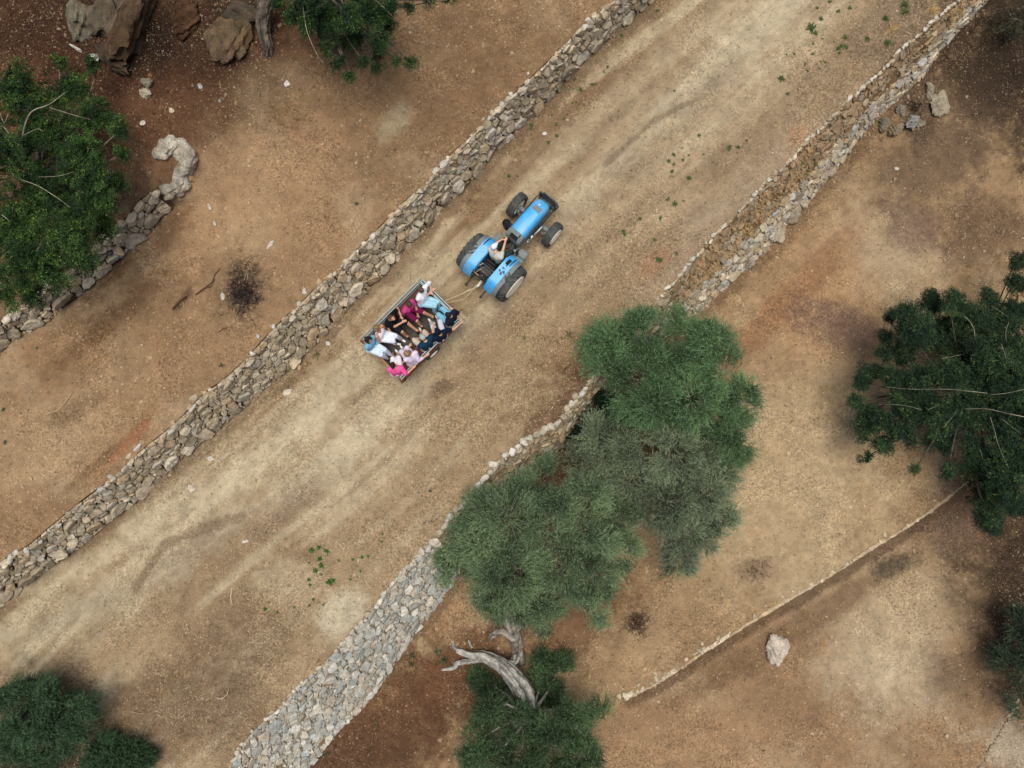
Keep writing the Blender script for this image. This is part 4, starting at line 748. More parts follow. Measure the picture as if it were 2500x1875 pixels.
# curved outcrop
c5 = lambda x, y, z: P(x / 2.765, 300 + y / 2.765, z)
zo = lambda x, y: onground(x / 2.765, 300 + y / 2.765)[2]
mo = MB(); op = [(1085, 190), (1110, 155), (1165, 130), (1240, 170), (1272, 240), (1245, 300), (1222, 370), (1205, 430), (1150, 455), (1095, 440)]
rgo = np.random.default_rng(41)
for i in range(len(op) - 1):
    for t in (0, .34, .67):
        x = op[i][0] + (op[i + 1][0] - op[i][0]) * t; y = op[i][1] + (op[i + 1][1] - op[i][1]) * t; s = .54 if 2 < i < 7 else .38; k = rgo.uniform(.8, 1.1)
        ang = -math.atan2(op[i + 1][1] - op[i][1], op[i + 1][0] - op[i][0])
        Vr = rock_verts(ICO4[0], (s * 1.35, s * rgo.uniform(.8, 1.1), s * rgo.uniform(.7, .9)), 500 + i * 3 + int(t * 9), 10, .07, ang + rgo.normal(0, .3))
        mo.add(Vr + c5(x + rgo.normal(0, 4), y + rgo.normal(0, 4), zo(x, y) + .03), ICO4[1], lin((172, 166, 150)) * k * (.7 + .6 * fbm(Vr[:, 0] * 3 + i, Vr[:, 1] * 3 + Vr[:, 2] * 4, 3, 4, 60 + i))[:, None])
for x, y, s in ((1130, 190, .3), (1185, 190, .42), (1215, 225, .46), (1150, 160, .4)):
    mo.add(rock_verts(ICO4[0], (s * 1.3, s, s * .6), int(x * 3 + y), 10, .08, .6) + c5(x, y, zo(x, y) + .0), ICO4[1], lin((168, 160, 142)))
for x, y, s in ((1288, 310, .3), (1284, 370, .3), (1276, 430, .28)):
    mo.add(rock_verts(ICO2[0], (s, s * .7, s * .6), int(x + y), 9, .1, 1.4) + c5(x, y, zo(x, y) + .0), ICO2[1], lin((180, 144, 100)))
for i, (x, y, s) in enumerate(((1110, 225, .2), (1140, 480, .3), (1215, 470, .22), (1060, 480, .22))):
    mo.add(rock_verts(ICO2[0], (s * 1.6, s * 1.1, s), 70 + i, 9, .08, .8) + c5(x, y, zo(x, y) + .04), ICO2[1], lin((178, 168, 148)))
tag(mo.build('rock_outcrop', m_rock, None, smooth='all', fix=False), 'pale curled rock outcrop at the upper end of the short curved wall', 'outcrop')

# ------------------------------------------------------------------ gravel, chips, twigs
OCT = np.array([(1, 0, 0), (0, 1, 0), (-1, 0, 0), (0, -1, 0), (0, 0, 1), (0, 0, -1)], float); OCF = np.array([(0, 1, 4), (1, 2, 4), (2, 3, 4), (3, 0, 4), (1, 0, 5), (2, 1, 5), (3, 2, 5), (0, 3, 5)])
def scatter(name, n, dims, cols, weight, kind_col, m, seed, elong=None):
    rg = np.random.default_rng(seed); x = rg.uniform(-20, 19.5, n * 3); y = rg.uniform(-14.5, 15.5, n * 3)
    p = np.stack([x, y], -1); a, b = ab(p); w = weight(x, y, a, b)
    for bt, bf, d, mk in steps(a): w = np.where((b > bt - .02) & (b < bf + .02) & mk, 0, w)
    ok = rg.random(n * 3) < w; x, y = x[ok][:n], y[ok][:n]; n = len(x); z = ground_z(x, y)
    s = dims(rg, n); V = OCT[None] * s[:, None, :] * (1 + rg.normal(0, .25, (n, 6, 1))) + rg.normal(0, .22, (n, 6, 3)) * s[:, None, :]
    th = rg.uniform(0, 6.28, n); t2 = rg.normal(0, .35, n); c, sn = np.cos(th), np.sin(th)
    V[..., 2] += V[..., 0] * t2[:, None] * .4
    X = V[..., 0] * c[:, None] - V[..., 1] * sn[:, None]; Y = V[..., 0] * sn[:, None] + V[..., 1] * c[:, None]
    V = np.stack([X + x[:, None], Y + y[:, None], V[..., 2] + (z + s[:, 2] * .35)[:, None]], -1)
    Fc = (OCF[None] + (np.arange(n) * 6)[:, None, None]).reshape(-1, 3)
    C = kind_col(rg, n, x, y); o = fastmesh(name, V.reshape(-1, 3), Fc, m, np.repeat(C, 6, 0)); return tag(o, kind='stuff')
m_peb = mat('gravel_stone', attr=True, rough=.9, var=.15, scale=20, spec=.15)
m_chip = mat('wood_chip', attr=True, rough=.9, var=.15, scale=20, spec=.15)
def w_gravel(x, y, a, b):
    n = fbm(x, y, .6, 4, 201); n2 = fbm(x, y, 2.5, 3, 205); w = sstep(.40, .66, n) * .6 + sstep(.5, .75, n2) * .4 + .06
    road = (b > F1(a)) & (b < T2(a)); w = np.where(road, w * .30, w); near = np.minimum(np.abs(b - F1(a)), np.minimum(np.abs(b - F2(a)), np.abs(b - T1(a) )))
    return np.clip(w + .45 * np.exp(-(near / .5) ** 2), 0, 1)
def col_g(rg, n, x, y):
    pal = lin(np.array([(206, 184, 148), (190, 162, 122), (214, 200, 174), (176, 144, 102), (198, 176, 142), (168, 128, 84)])); c = pal[rg.integers(0, 6, n)] * rg.uniform(.65, 1.1, (n, 1))
    return c * .36 + soil_at(x, y) * .72
scatter('gravel', 85000, lambda rg, n: np.clip(np.exp(rg.normal(math.log(.017), .48, n)), .010, .075)[:, None] * rg.uniform(.65, 1.2, (n, 3)) * np.array([1.1, .95, .7]), None, w_gravel, col_g, m_peb, 301)
def w_chip(x, y, a, b):
    road = (b > F1(a)) & (b < T2(a)); n = fbm(x, y, .55, 3, 221); side = sstep(.25, .62, (b - F1(a)) / (T2(a) - F1(a)))
    w = np.where(road, (sstep(.36, .58, n) * .75 + .1) * (.12 + .88 * side), .05 * sstep(.5, .7, n)); return w
def col_c(rg, n, x, y):
    pal = lin(np.array([(214, 188, 148), (200, 170, 124), (222, 204, 172), (180, 150, 106), (120, 92, 60), (96, 72, 46)])); return pal[rg.integers(0, 6, n)] * rg.uniform(.65, 1.08, (n, 1)) * .75 + soil_at(x, y) * .25
scatter('wood_chips', 120000, lambda rg, n: np.stack([np.clip(np.exp(rg.normal(math.log(.026), .40, n)), .014, .12), rg.uniform(.006, .013, n), rg.uniform(.005, .009, n)], -1), None, w_chip, col_c, m_chip, 302)
# ------------------------------------------------------------------ tractor
def simple(n, c, **k): return mat(n, lin(c), **k)
m_blue = simple('blue_paint', (62, 164, 224), rough=.48, var=.14, spec=.5, coat=.25, dirt=(lin((160, 156, 140)), .3))
m_greyp = simple('grey_plastic', (112, 122, 124), rough=.65, var=.12, scale=9, dirt=(lin((150, 136, 112)), .25))
m_dark = simple('dark_metal', (44, 50, 52), rough=.6, var=.3, scale=9, spec=.4, dirt=(lin((120, 104, 82)), .35))
m_greyd = simple('weight_grey', (72, 80, 82), rough=.7, var=.3, scale=9, dirt=(lin((140, 124, 100)), .3))
m_tyre = simple('tyre_rubber', (66, 72, 72), rough=.9, var=.2, scale=7, bump=.3, spec=.2, dirt=(lin((134, 124, 106)), .45))
m_rim = simple('cream_rim', (244, 238, 218), rough=.6, var=.06, dirt=(lin((160, 140, 110)), .15))
m_black = simple('black_plastic', (24, 26, 28), rough=.45, var=.2)
m_red = simple('red_lens', (150, 40, 40), rough=.3, var=.1)
m_steel = simple('bare_steel', (160, 162, 160), rough=.45, metal=.6, var=.25, scale=14)
m_white = simple('white_paint', (214, 216, 214), rough=.5, var=.08)
m_rope = simple('rope_fibre', (196, 176, 140), rough=.95, var=.3, scale=30, bump=.6, bscale=80)
hr, hf_ = P(1050 + 915 / 4.365, 420 + 650 / 4.365, 1.32), P(1050 + 1215 / 4.365, 420 + 312 / 4.365, 1.22)
dvec = (hf_ - hr)[:2]; TH = math.atan2(dvec[1], dvec[0]); tx = np.array([math.cos(TH), math.sin(TH)]); ty = np.array([-tx[1], tx[0]])
rr_ = P(1247, 693, .67)[:2]; rear = hr[:2] + tx * ((rr_ - hr[:2]) @ tx)          # rear axle on the bonnet's centre line
tz = gz(*rear)
T = empty('tractor', (rear[0], rear[1], 0.0), TH); tag(T, 'blue narrow tractor with open driver seat towing the trailer', 'tractor')
def wheel(name, x, y, Rt, hw, Rr, side, steer=0.0):
    """rim disc with the tyre as its sub-part"""
    rimm = MB(); s = side
    prof = [(s * hw * .70, Rr * 1.03), (s * hw * 1.05, Rr * 1.06), (s * hw * 1.12, Rr * 1.02), (s * hw * 1.10, Rr * .93), (s * hw * 1.02, Rr * .60), (s * hw * 1.02, Rr * .34), (s * hw * 1.1, Rr * .26), (s * hw * 1.12, .0001)]
    rimm.lathe(prof, 'y', 40)
    rimm.lathe([(-s * hw * .7, Rr * 1.02), (-s * hw * .3, Rr * .86), (s * hw * .1, Rr * .8), (s * hw * .1, .0001)], 'y', 40)
    for k in range(8):
        a = k * math.pi / 4; rimm.ball((Rr * .46 * math.cos(a), s * hw * 1.03, Rr * .46 * math.sin(a)), .018, n=6, m=4)
    w = rimm.build(name, m_rim, T, smooth=True); w.location = (x, y, Rt); w.rotation_euler = (0, 0, steer)
    t = MB(); R0 = Rt * .945
    t.lathe([(-hw * .62, Rr * .98), (-hw * .80, Rr * 1.12), (-hw * .97, (Rr + R0) * .52), (-hw * .98, R0 * .88), (-hw * .90, R0 * .965), (-hw * .5, R0), (0, R0 * 1.008), (hw * .5, R0), (hw * .90, R0 * .965), (hw * .98, R0 * .88), (hw * .97, (Rr + R0) * .52), (hw * .80, Rr * 1.12), (hw * .62, Rr * .98)], 'y', 64)
    nl = 22 if Rt > .55 else 20
    for sd in (-1, 1):
        for k in range(nl):
            a0 = (k + (.5 if sd > 0 else 0)) * 2 * math.pi / nl; V = []; segs = 4
            for q in range(segs + 1):
                f = q / segs; yy = sd * hw * (-.06 + 1.04 * f); a = a0 - .36 * f ** .8 * (.62 / Rt); wdt = .030 * (1.25 - .25 * f) * (Rt / .67) ** .5; top = Rt * (1 - .045 * f ** 3); bot = R0 * (1 - .10 * f ** 3) - .02
                for r_, da in ((bot, -wdt * 1.35 / Rt), (top, -wdt / Rt), (top, wdt / Rt), (bot, wdt * 1.35 / Rt)):
                    V.append((r_ * math.cos(a + da), yy, r_ * math.sin(a + da)))
            Fc = [(q * 4 + j, q * 4 + (j + 1) % 4, q * 4 + 4 + (j + 1) % 4, q * 4 + 4 + j) for q in range(segs) for j in range(4)] + [(3, 2, 1, 0), tuple(segs * 4 + j for j in range(4))]
            t.add(V, Fc)
    t.build('tyre', m_tyre, w, smooth=True)
    return w
wheel('wheel', 0, .83, .68, .20, .43, 1); wheel('wheel', 0, -.83, .68, .20, .43, -1)
wheel('wheel', 2.2, .79, .46, .145, .29, 1, .02); wheel('wheel', 2.2, -.79, .46, .145, .29, -1, .02)
# body under the bonnet, gearbox, axles
m = MB(); m.box((.55, 0, .68), (1.5, .36, .42), bev=.05); m.box((1.8, 0, .66), (1.5, .34, .46), bev=.05); m.box((2.72, 0, .62), (.4, .40, .30), bev=.04)
m.tube([(0, -.72, .68), (0, .72, .68)], .11, 14); m.box((0, .5, .68), (.3, .25, .3), bev=.04); m.box((0, -.5, .68), (.3, .25, .3), bev=.04); m.box((-.22, 0, .78), (.35, .42, .5), bev=.05)
m.build('chassis', m_dark, T, smooth=True)
m = MB(); m.box((2.2, 0, .47), (.16, 1.2, .14), bev=.03)
for s in (-1, 1):
    m.tube([(2.2, s * .55, .47), (2.2, s * .68, .46)], .10, 14); m.tube([(2.02, s * .15, .46), (2.02, s * .62, .44)], .025, 8); m.ball((2.06, s * .6, .52), .06, n=10, m=6)
m.build('front_axle', m_greyp, T, smooth=True)
# bonnet: lofted, with a rounded nose
def section(x, w, zt, zb, n=15):
    P_ = []
    for k in range(n):
        t = k / (n - 1); a = math.pi * t; c = math.cos(a); s_ = math.sin(a)
        yy = -w * math.copysign(abs(c) ** .55, c); zz = zb + (zt - zb) * (abs(s_) ** .38)
        P_.append((x, yy, zz))
    return P_
secs = [(1.38, .300, 1.34, .88), (1.6, .302, 1.345, .87), (1.9, .302, 1.335, .86), (2.2, .300, 1.315, .85), (2.42, .294, 1.285, .84), (2.56, .280, 1.25, .82), (2.66, .254, 1.20, .80), (2.73, .21, 1.12, .78), (2.765, .14, 1.0, .76), (2.77, .05, .86, .75)]
m = MB(); V = []; n = 15
for q in secs: V += section(*q)
Fc = [(i * n + j, i * n + j + 1, (i + 1) * n + j + 1, (i + 1) * n + j) for i in range(len(secs) - 1) for j in range(n - 1)] + [tuple(range(n)), tuple((len(secs) - 1) * n + j for j in range(n))[::-1]]
m.add(V, Fc); hood = m.build('bonnet', m_blue, T, smooth=True)
m = MB(); m.box((2.36, .0, 1.302), (.17, .29, .016), Matrix.Rotation(R(7), 3, 'Y'), bev=.004); m.build('vent_grille', m_greyp, hood, smooth=True)
m = MB(); m.ball((2.52, .03, 1.268), (.032, .032, .012), n=14, m=6); m.build('badge', m_white, hood, smooth=True)
m = MB()
for s in (-1, 1):
    m.tube([(1.42, s * .30, 1.0), (1.9, s * .31, .98), (2.3, s * .31, .96), (2.62, s * .28, .92)], .014, 6)
    for k in range(7): m.box((1.55 + k * .14, s * .285, .93), (.09, .016, .07))
m.build('side_trim', m_black, T, smooth=True)
# nose guard and front weights
m = MB()
for s in (-1, 1):
    m.tube([(1.55, s * .36, .80), (2.2, s * .37, .84), (2.72, s * .37, .88), (2.92, s * .33, .90), (2.97, s * .20, .90), (2.97, 0, .90)], .020, 8)
    m.tube([(1.55, s * .36, .80), (1.55, s * .2, .72)], .02, 8); m.tube([(2.92, s * .33, .90), (2.92, s * .30, .62)], .02, 8)
m.build('nose_guard', m_black, T, smooth=True)
for k in range(8):
    m = MB(); m.box((2.99, -.28 + k * .08, .70), (.15, .060, .26), bev=.015); m.box((2.99, -.28 + k * .08, .84), (.07, .04, .05), bev=.012); m.build('front_weight', m_greyd, T, smooth=True)
m = MB(); m.box((2.88, 0, .60), (.14, .74, .12), bev=.02); m.box((2.94, .36, .80), (.12, .10, .12), bev=.02); m.box((2.94, -.36, .80), (.12, .10, .12), bev=.02); m.build('weight_carrier', m_dark, T, smooth=True)
# air cleaner, exhaust
m = MB(); m.lathe([(.95, .10), (.96, .125), (1.28, .125), (1.30, .10), (1.33, .10), (1.34, .135), (1.42, .14), (1.45, .09), (1.50, .045), (1.51, .001)], 'z', 24, (1.34, .43, 0)); m.box((1.42, .33, 1.12), (.14, .12, .12), bev=.02); m.build('air_cleaner', m_black, T, smooth=True)
m = MB(); m.tube([(1.75, -.36, .72), (2.0, -.40, .74), (2.12, -.40, .74)], .05, 12); m.tube([(1.5, -.34, .76), (1.75, -.36, .74)], .03, 10); m.box((1.62, -.40, .86), (.12, .08, .12), bev=.02); m.tube([(1.45, -.36, .7), (1.5, -.42, .84), (1.56, -.42, .92)], .02, 8); m.ball((1.42, -.38, .80), .06, n=10, m=6); m.build('exhaust', m_steel, T, smooth=True)
# dashboard, wheel, floor, seat
m = MB(); V = []
for x, w, zt in ((1.06, .24, 1.10), (1.12, .29, 1.24), (1.26, .30, 1.32), (1.372, .29, 1.33)): V += [(x, -w, .86), (x, -w, zt - .05), (x, -w + .06, zt), (x, w - .06, zt), (x, w, zt - .05), (x, w, .86)]
Fc = [(i * 6 + j, i * 6 + j + 1, i * 6 + 7 + j, i * 6 + 6 + j) for i in range(3) for j in range(5)] + [(0, 1, 2, 3, 4, 5), (23, 22, 21, 20, 19, 18)]
m.add(V, Fc); dash = m.build('dashboard', m_greyp, T, smooth=True)
m = MB(); m.box((1.17, -.02, 1.277), (.15, .30, .02), Matrix.Rotation(R(-26), 3, 'Y'), bev=.006); m.box((1.30, -.17, 1.335), (.10, .05, .02), bev=.006); m.build('instrument_panel', m_black, dash, smooth=True)
m = MB(); c = np.array([.88, .05, 1.20]); ax = np.array([-.5, 0, .866]); e1 = np.array([.866, 0, .5]); e2 = np.array([0, 1, 0]); a = np.linspace(0, 2 * np.pi, 25)
m.tube([c + .19 * (math.cos(t) * e1 + math.sin(t) * e2) for t in a], .016, 8)
for k in range(3): m.tube([c, c + .19 * (math.cos(k * 2.09) * e1 + math.sin(k * 2.09) * e2)], .012, 6)
m.tube([c, c - ax * .32], .03, 10); m.ball(c, .04, n=10, m=6); m.build('steering_wheel', m_black, T, smooth=True)
m = MB(); m.box((.78, .42, .60), (.62, .40, .04), bev=.015); m.box((.80, -.44, .60), (.66, .46, .04), bev=.015); m.box((.72, 0, .74), (.5, .44, .06), bev=.02); m.box((1.02, -.50, .66), (.30, .36, .10), bev=.04); m.build('floor_plate', m_greyp, T, smooth=True)
m = MB()
for x, y in ((.95, -.30), (.9, -.36), (1.0, .30)):
    m = MB(); m.box((x, y, .72), (.12, .08, .02), Matrix.Rotation(R(-20), 3, 'Y'), bev=.005); m.tube([(x, y, .72), (x + .12, y, .64)], .012, 6); m.build('pedal', m_black, T, smooth=True)
for y, z in ((-.27, .98), (-.31, 1.0), (.27, .95)):
    m = MB(); m.tube([(.38, y, .72), (.46, y, z)], .010, 6); m.ball((.46, y, z + .02), .025, n=8, m=6); m.build('lever', m_black, T, smooth=True)

m = MB(); m.box((.30, 0, .87), (.48, .46, .12), bev=.05); m.box((.08, 0, 1.10), (.12, .44, .42), Matrix.Rotation(R(-10), 3, 'Y'), bev=.05); m.box((.3, 0, .78), (.3, .3, .1), bev=.03); m.build('seat', m_black, T, smooth=True)
# fenders
def arc_strip(m, y0, y1, rad, a0, a1, thick=.03, n=18, cz=.68, flat=.0, dz=0):
    V = []
    for k in range(n + 1):
        a = a0 + (a1 - a0) * k / n; x = rad * math.cos(a) * 1.02; z = cz + dz + min(rad * math.sin(a), rad * (1 - flat) + .12 * (math.sin(a)) * flat)
        nx_, nz_ = math.cos(a) * thick, math.sin(a) * thick
        V += [(x, y0, z), (x, y1, z), (x - nx_, y1, z - nz_), (x - nx_, y0, z - nz_)]
    Fc = [(k * 4 + j, k * 4 + (j + 1) % 4, k * 4 + 4 + (j + 1) % 4, k * 4 + 4 + j) for k in range(n) for j in range(4)] + [(3, 2, 1, 0), tuple(n * 4 + j for j in range(4))]
    m.add(V, Fc)
for s in (1, -1):
    m = MB(); arc_strip(m, s * .30, s * .63, .775, R(22), R(160), flat=.18); m.box((.02, s * .295, .98), (1.0, .03, .62), bev=.01)
    m.box((-.30, s * .50, 1.235), (.62, .13, .07), Matrix.Rotation(R(-14), 3, 'Y'), bev=.03)
    fd = m.build('fender', m_blue, T, smooth=True)
    m = MB(); arc_strip(m, s * .63, s * .785, .765, R(24), R(158), flat=.18, dz=-.012); m.build('fender_edge', m_greyp, fd, smooth=True)
    m = MB(); m.box((-.60, s * .50, 1.145), (.05, .12, .06), bev=.012); m.build('tail_light', m_red, fd, smooth=True)
    m = MB(); a = np.linspace(0, math.pi, 9); m.tube([(.46 + .20 * math.cos(t), s * .56, 1.265 + .085 * math.sin(t) - .12 * max(0, math.cos(t))) for t in a], .014, 8); m.build('grab_handle', m_black, fd, smooth=True)
    if s < 0:
        m = MB(); rg = np.random.default_rng(5)
        for k in range(11):
            q = rg.normal(0, .07, 2); r_ = rg.uniform(.015, .035); m.lathe([(0, .0001), (0, r_), (-.02, r_)], 'z', 7, (.12 + q[0] * 1.4, -.50 + q[1] * .8, 1.433 - abs(.12 + q[0] * 1.4) * .05))
        m.build('dark_sticker', m_black, fd)
        m = MB(); m.box((.42, -.45, 1.345), (.22, .11, .06), Matrix.Rotation(R(22), 3, 'Y'), bev=.015); m.build('control_box', m_black, fd, smooth=True)
        m = MB(); m.box((-.66, -.36, 1.04), (.04, .05, .05), bev=.01); m.build('side_lamp', m_white, fd, smooth=True)
# folded roll bar, three point linkage, hoses, tow hook
m = MB()
for x, z in ((-.12, 1.12), (-.24, 1.08)): m.box((x, 0, z), (.055, .66, .055), bev=.012)
for s in (-1, 1): m.box((-.18, s * .30, .98), (.30, .05, .10), bev=.015); m.box((-.05, s * .30, .92), (.08, .06, .40), bev=.012)
m.build('roll_bar', m_dark, T, smooth=True)
m = MB()
for s in (-1, 1):
    m.box((-.62, s * .33, .52), (.72, .04, .08), Matrix.Rotation(R(-9), 3, 'Y'), bev=.01); m.tube([(-.42, s * .26, 1.0), (-.62, s * .32, .55)], .022, 8); m.tube([(-.25, s * .18, .98), (-.45, s * .26, 1.02)], .035, 8); m.ball((-.97, s * .33, .46), .055, n=10, m=6)
m.tube([(-.32, 0, .88), (-.62, .03, .80)], .03, 8); m.box((-.46, 0, .62), (.14, .30, .3), bev=.03)
m.build('hitch_linkage', m_dark, T, smooth=True)
m = MB(); m.box((-.62, 0, .46), (.44, .11, .06), bev=.012); m.box((-.80, 0, .48), (.08, .12, .14), bev=.02); m.build('tow_bar', m_steel, T, smooth=True)
m = MB(); rg = np.random.default_rng(3)
for k in range(9):
    y = rg.uniform(-.24, .24); m.tube([(-.30, y, .98), (-.40, y + rg.normal(0, .05), 1.05), (-.5, y + rg.normal(0, .07), .95), (-.42, y + rg.normal(0, .08), .76)], .013, 6)
    m.box((-.34 - rg.random() * .16, rg.uniform(-.25, .25), .95), (.06, .05, .06), bev=.012)
m.build('hydraulic_block', m_dark, T, smooth=True)
m = MB(); m.tube([(-.12, .20, 1.16), (-.30, .30, 1.10), (-.52, .33, .98), (-.50, .12, .92), (-.42, -.02, .96), (-.30, .02, 1.0)], .015, 6); m.tube([(-.22, .12, 1.1), (-.40, .20, 1.04), (-.52, .24, .95), (-.48, .05, .9)], .012, 6); m.build('hose', m_rope, T, smooth=True)

# ------------------------------------------------------------------ trailer
m_rust = simple('rusty_board', (122, 72, 52), rough=.85, var=.3, scale=5, bump=.4, dirt=(lin((150, 120, 92)), .5))
m_wood = simple('worn_wood', (150, 110, 80), rough=.9, var=.3, scale=6, bump=.5, dirt=(lin((96, 66, 46)), .5))
m_zinc = simple('zinc_rail', (158, 168, 168), rough=.5, metal=.35, var=.15, scale=9)
m_zincd = simple('zinc_sheet', (112, 122, 120), rough=.6, metal=.25, var=.25, scale=7)
m_floor = simple('dark_floor', (62, 60, 56), rough=.85, var=.35, scale=4, bump=.4, dirt=(lin((110, 96, 78)), .5))
m_bench = simple('bench_wood', (84, 50, 42), rough=.8, var=.3, scale=7, bump=.4)
k2 = 5.352
C2 = lambda x, y, z: P(850 + x / k2, 650 + y / k2, z)
RIM = 1.30
A_, B_, C_, D_ = C2(140, 935, RIM), C2(930, 205, RIM), C2(1490, 640, RIM), C2(712, 1492, RIM)
fx = (B_ - A_) + (C_ - D_); TT = math.atan2(fx[1], fx[0]); ux = np.array([math.cos(TT), math.sin(TT)]); uy = np.array([-ux[1], ux[0]])
ctr = (A_ + B_ + C_ + D_)[:2] / 4; LN = abs(((B_ - A_)[:2] @ ux + (C_ - D_)[:2] @ ux) / 2); WD = abs(((A_ - D_)[:2] @ uy + (B_ - C_)[:2] @ uy) / 2)
hl, hw = LN / 2, WD / 2
print('TRAILER', LN, WD, math.degrees(TT), 'TRACTOR', math.degrees(TH))
R_ = empty('trailer', (ctr[0], ctr[1], 0), TT); tag(R_, 'small two-wheeled farm trailer with zinc rails carrying seated passengers', 'trailer')
FZ = .72
m = MB()
for k in range(7): m.box((-hl + (k + .5) * 2 * hl / 7, 0, FZ - .03), (2 * hl / 7 - .012, 2 * hw - .05, .06), bev=.006)
m.build('floor', m_floor, R_, smooth=True)
m = MB()
for s in (-1, 1): m.box((0, s * (hw - .35), FZ - .14), (2 * hl - .1, .08, .14), bev=.01)
m.box((-.1, 0, .40), (.10, 2 * hw - .30, .10), bev=.01); m.box((hl - .1, 0, FZ - .14), (.10, 2 * hw - .3, .12), bev=.01); m.box((-.1, hw - .38, .52), (.7, .07, .10)); m.box((-.1, -hw + .38, .52), (.7, .07, .10)); m.build('chassis', m_rust, R_, smooth=True)
def side(s):
    m = MB(); y = s * (hw - .02)
    for k in range(3): m.box((0, y, FZ + .06 + k * .15), (2 * hl, .04, .142), bev=.006)
    for x in (-hl + .03, -hl * .35, hl * .35, hl - .03): m.box((x, s * (hw + .018), FZ + .22), (.06, .036, .50), bev=.008)
    o = m.build('side_board', m_rust, R_, smooth=True)
    m = MB(); nrb = 8; V = []                           # corrugated inner sheet
    for k in range(nrb * 4 + 1):
        z = FZ + .05 + k * .50 / (nrb * 4); d = .016 * math.sin(k * math.pi / 2)
        V += [(-hl + .02, s * (hw - .058 - d), z), (hl - .02, s * (hw - .058 - d), z)]
    Fc = [(2 * k, 2 * k + 1, 2 * k + 3, 2 * k + 2) for k in range(nrb * 4)]
    V2 = [(x, y_ + s * .006, z) for x, y_, z in V]; nn = len(V); V += V2; Fc += [(a + nn, d + nn, c + nn, b + nn) for a, b, c, d in Fc]
    m.add(V, Fc); m.build('inner_sheet', m_zincd, o, smooth='all', fix=False)
    for y_, z in ((hw + .005, RIM), (hw - .075, RIM - .035)):
        m = MB(); m.box((.0, s * y_, z), (2 * hl, .034, .045), bev=.010); m.build('rail', m_zinc, o, smooth=True)
    if s > 0:
        for z in (RIM - .15, RIM - .27):
            m = MB(); m.box((0, s * (hw - .095), z), (2 * hl - .04, .026, .035), bev=.008); m.build('rail', m_zinc, o, smooth=True)
    for x in (-hl + .04, -hl * .36, hl * .36, hl - .04):
        m = MB(); m.box((x, s * (hw - .03), FZ + .30), (.05, .06, .58), bev=.01); m.build('post', m_zincd, o, smooth=True)
side(1); side(-1)
m = MB()
for k in range(3): m.box((hl + .0, 0, FZ + .06 + k * .15), (.04, 2 * hw - .09, .142), bev=.006)
fp = m.build('front_board', m_rust, R_, smooth=True)
for x_, z in ((hl + .01, RIM), (hl - .06, RIM - .04), (hl - .10, RIM - .11)):
    m = MB(); m.box((x_, 0, z), (.042, 2 * hw - .10, .05), bev=.012); m.build('rail', m_zinc, fp, smooth=True)
m = MB()
for k in range(2): m.box((-hl - .01, 0, FZ + .08 + k * .17), (.05, 2 * hw - .06, .16), bev=.008)
m.box((-hl - .01, 0, FZ + .345), (.075, 2 * hw + .06, .03), bev=.008)
tg = m.build('tailgate', m_wood, R_, smooth=True)
for s in (-1, 1):
    m = MB(); m.box((-hl - .05, s * (hw - .01), FZ + .22), (.07, .07, .40), bev=.012); m.tube([(-hl - .07, s * (hw + .04), FZ + .3), (-hl - .11, s * (hw + .05), FZ + .22), (-hl - .07, s * (hw - .2), FZ + .12)], .014, 6); m.build('latch', m_rust, tg, smooth=True)
for s in (-1, 1):
    m = MB(); m.box((0.0, s * (hw - .30), 1.06), (2 * hl - .25, .36, .035), bev=.008)
    for x in (-hl + .2, -.45, .45, hl - .2): m.box((x, s * (hw - .30), .89), (.05, .30, .30), bev=.006)
    m.box((0, s * (hw - .47), .98), (2 * hl - .25, .022, .12), bev=.005); m.build('bench', m_bench, R_, smooth=True)
def twheel(y, s):
    rm = MB(); rm.lathe([(s * .07, .17), (s * .085, .175), (s * .06, .15), (s * .02, .10), (s * .03, .05), (s * .05, .0001)], 'y', 28); rm.lathe([(-s * .07, .17), (0, .15), (0, .001)], 'y', 28)
    w = rm.build('wheel', m_rim, R_, smooth=True); w.location = (-.1, y, .32)
    t = MB(); t.lathe([(-.07, .17), (-.09, .22), (-.092, .27), (-.075, .305), (-.03, .32), (.03, .32), (.075, .305), (.092, .27), (.09, .22), (.07, .17)], 'y', 40); t.build('tyre', m_tyre, w, smooth=True)
twheel(hw - .09, 1); twheel(-hw + .09, -1)
# drawbar from the trailer nose to the tractor's hitch
def tl(p): q = np.asarray(p)[:2] - ctr; return np.array([q @ ux, q @ uy, p[2]])
hit = np.array([*(rear + tx * -.82), .50]); hl_ = tl(hit); nose = np.array([hl, .12 * 0, FZ - .14])
m = MB(); m.tube([nose + (-.2, 0, 0), nose + (.05, 0, 0), nose * .45 + hl_ * .55, hl_], [.04, .04, .034, .026], 10); m.box(nose * .25 + hl_ * .75, (.30, .07, .08), Matrix.Rotation(math.atan2(hl_[1] - nose[1], hl_[0] - nose[0]), 3, 'Z'), bev=.015); m.ball(hl_, .06, n=10, m=6)
m.build('drawbar', simple('pale_steel', (160, 146, 116), rough=.7, var=.25, scale=8), R_, smooth=True)
m = MB(); mid = nose * .5 + hl_ * .5; m.tube([nose + (.05, -.1, .1), nose * .7 + hl_ * .3 + (0, -.16, .04), mid + (.0, -.20, .0), nose * .2 + hl_ * .8 + (0, -.10, .16), hl_ + (.25, -.02, .3)], .012, 6); m.build('cable', m_rope, R_, smooth=True)
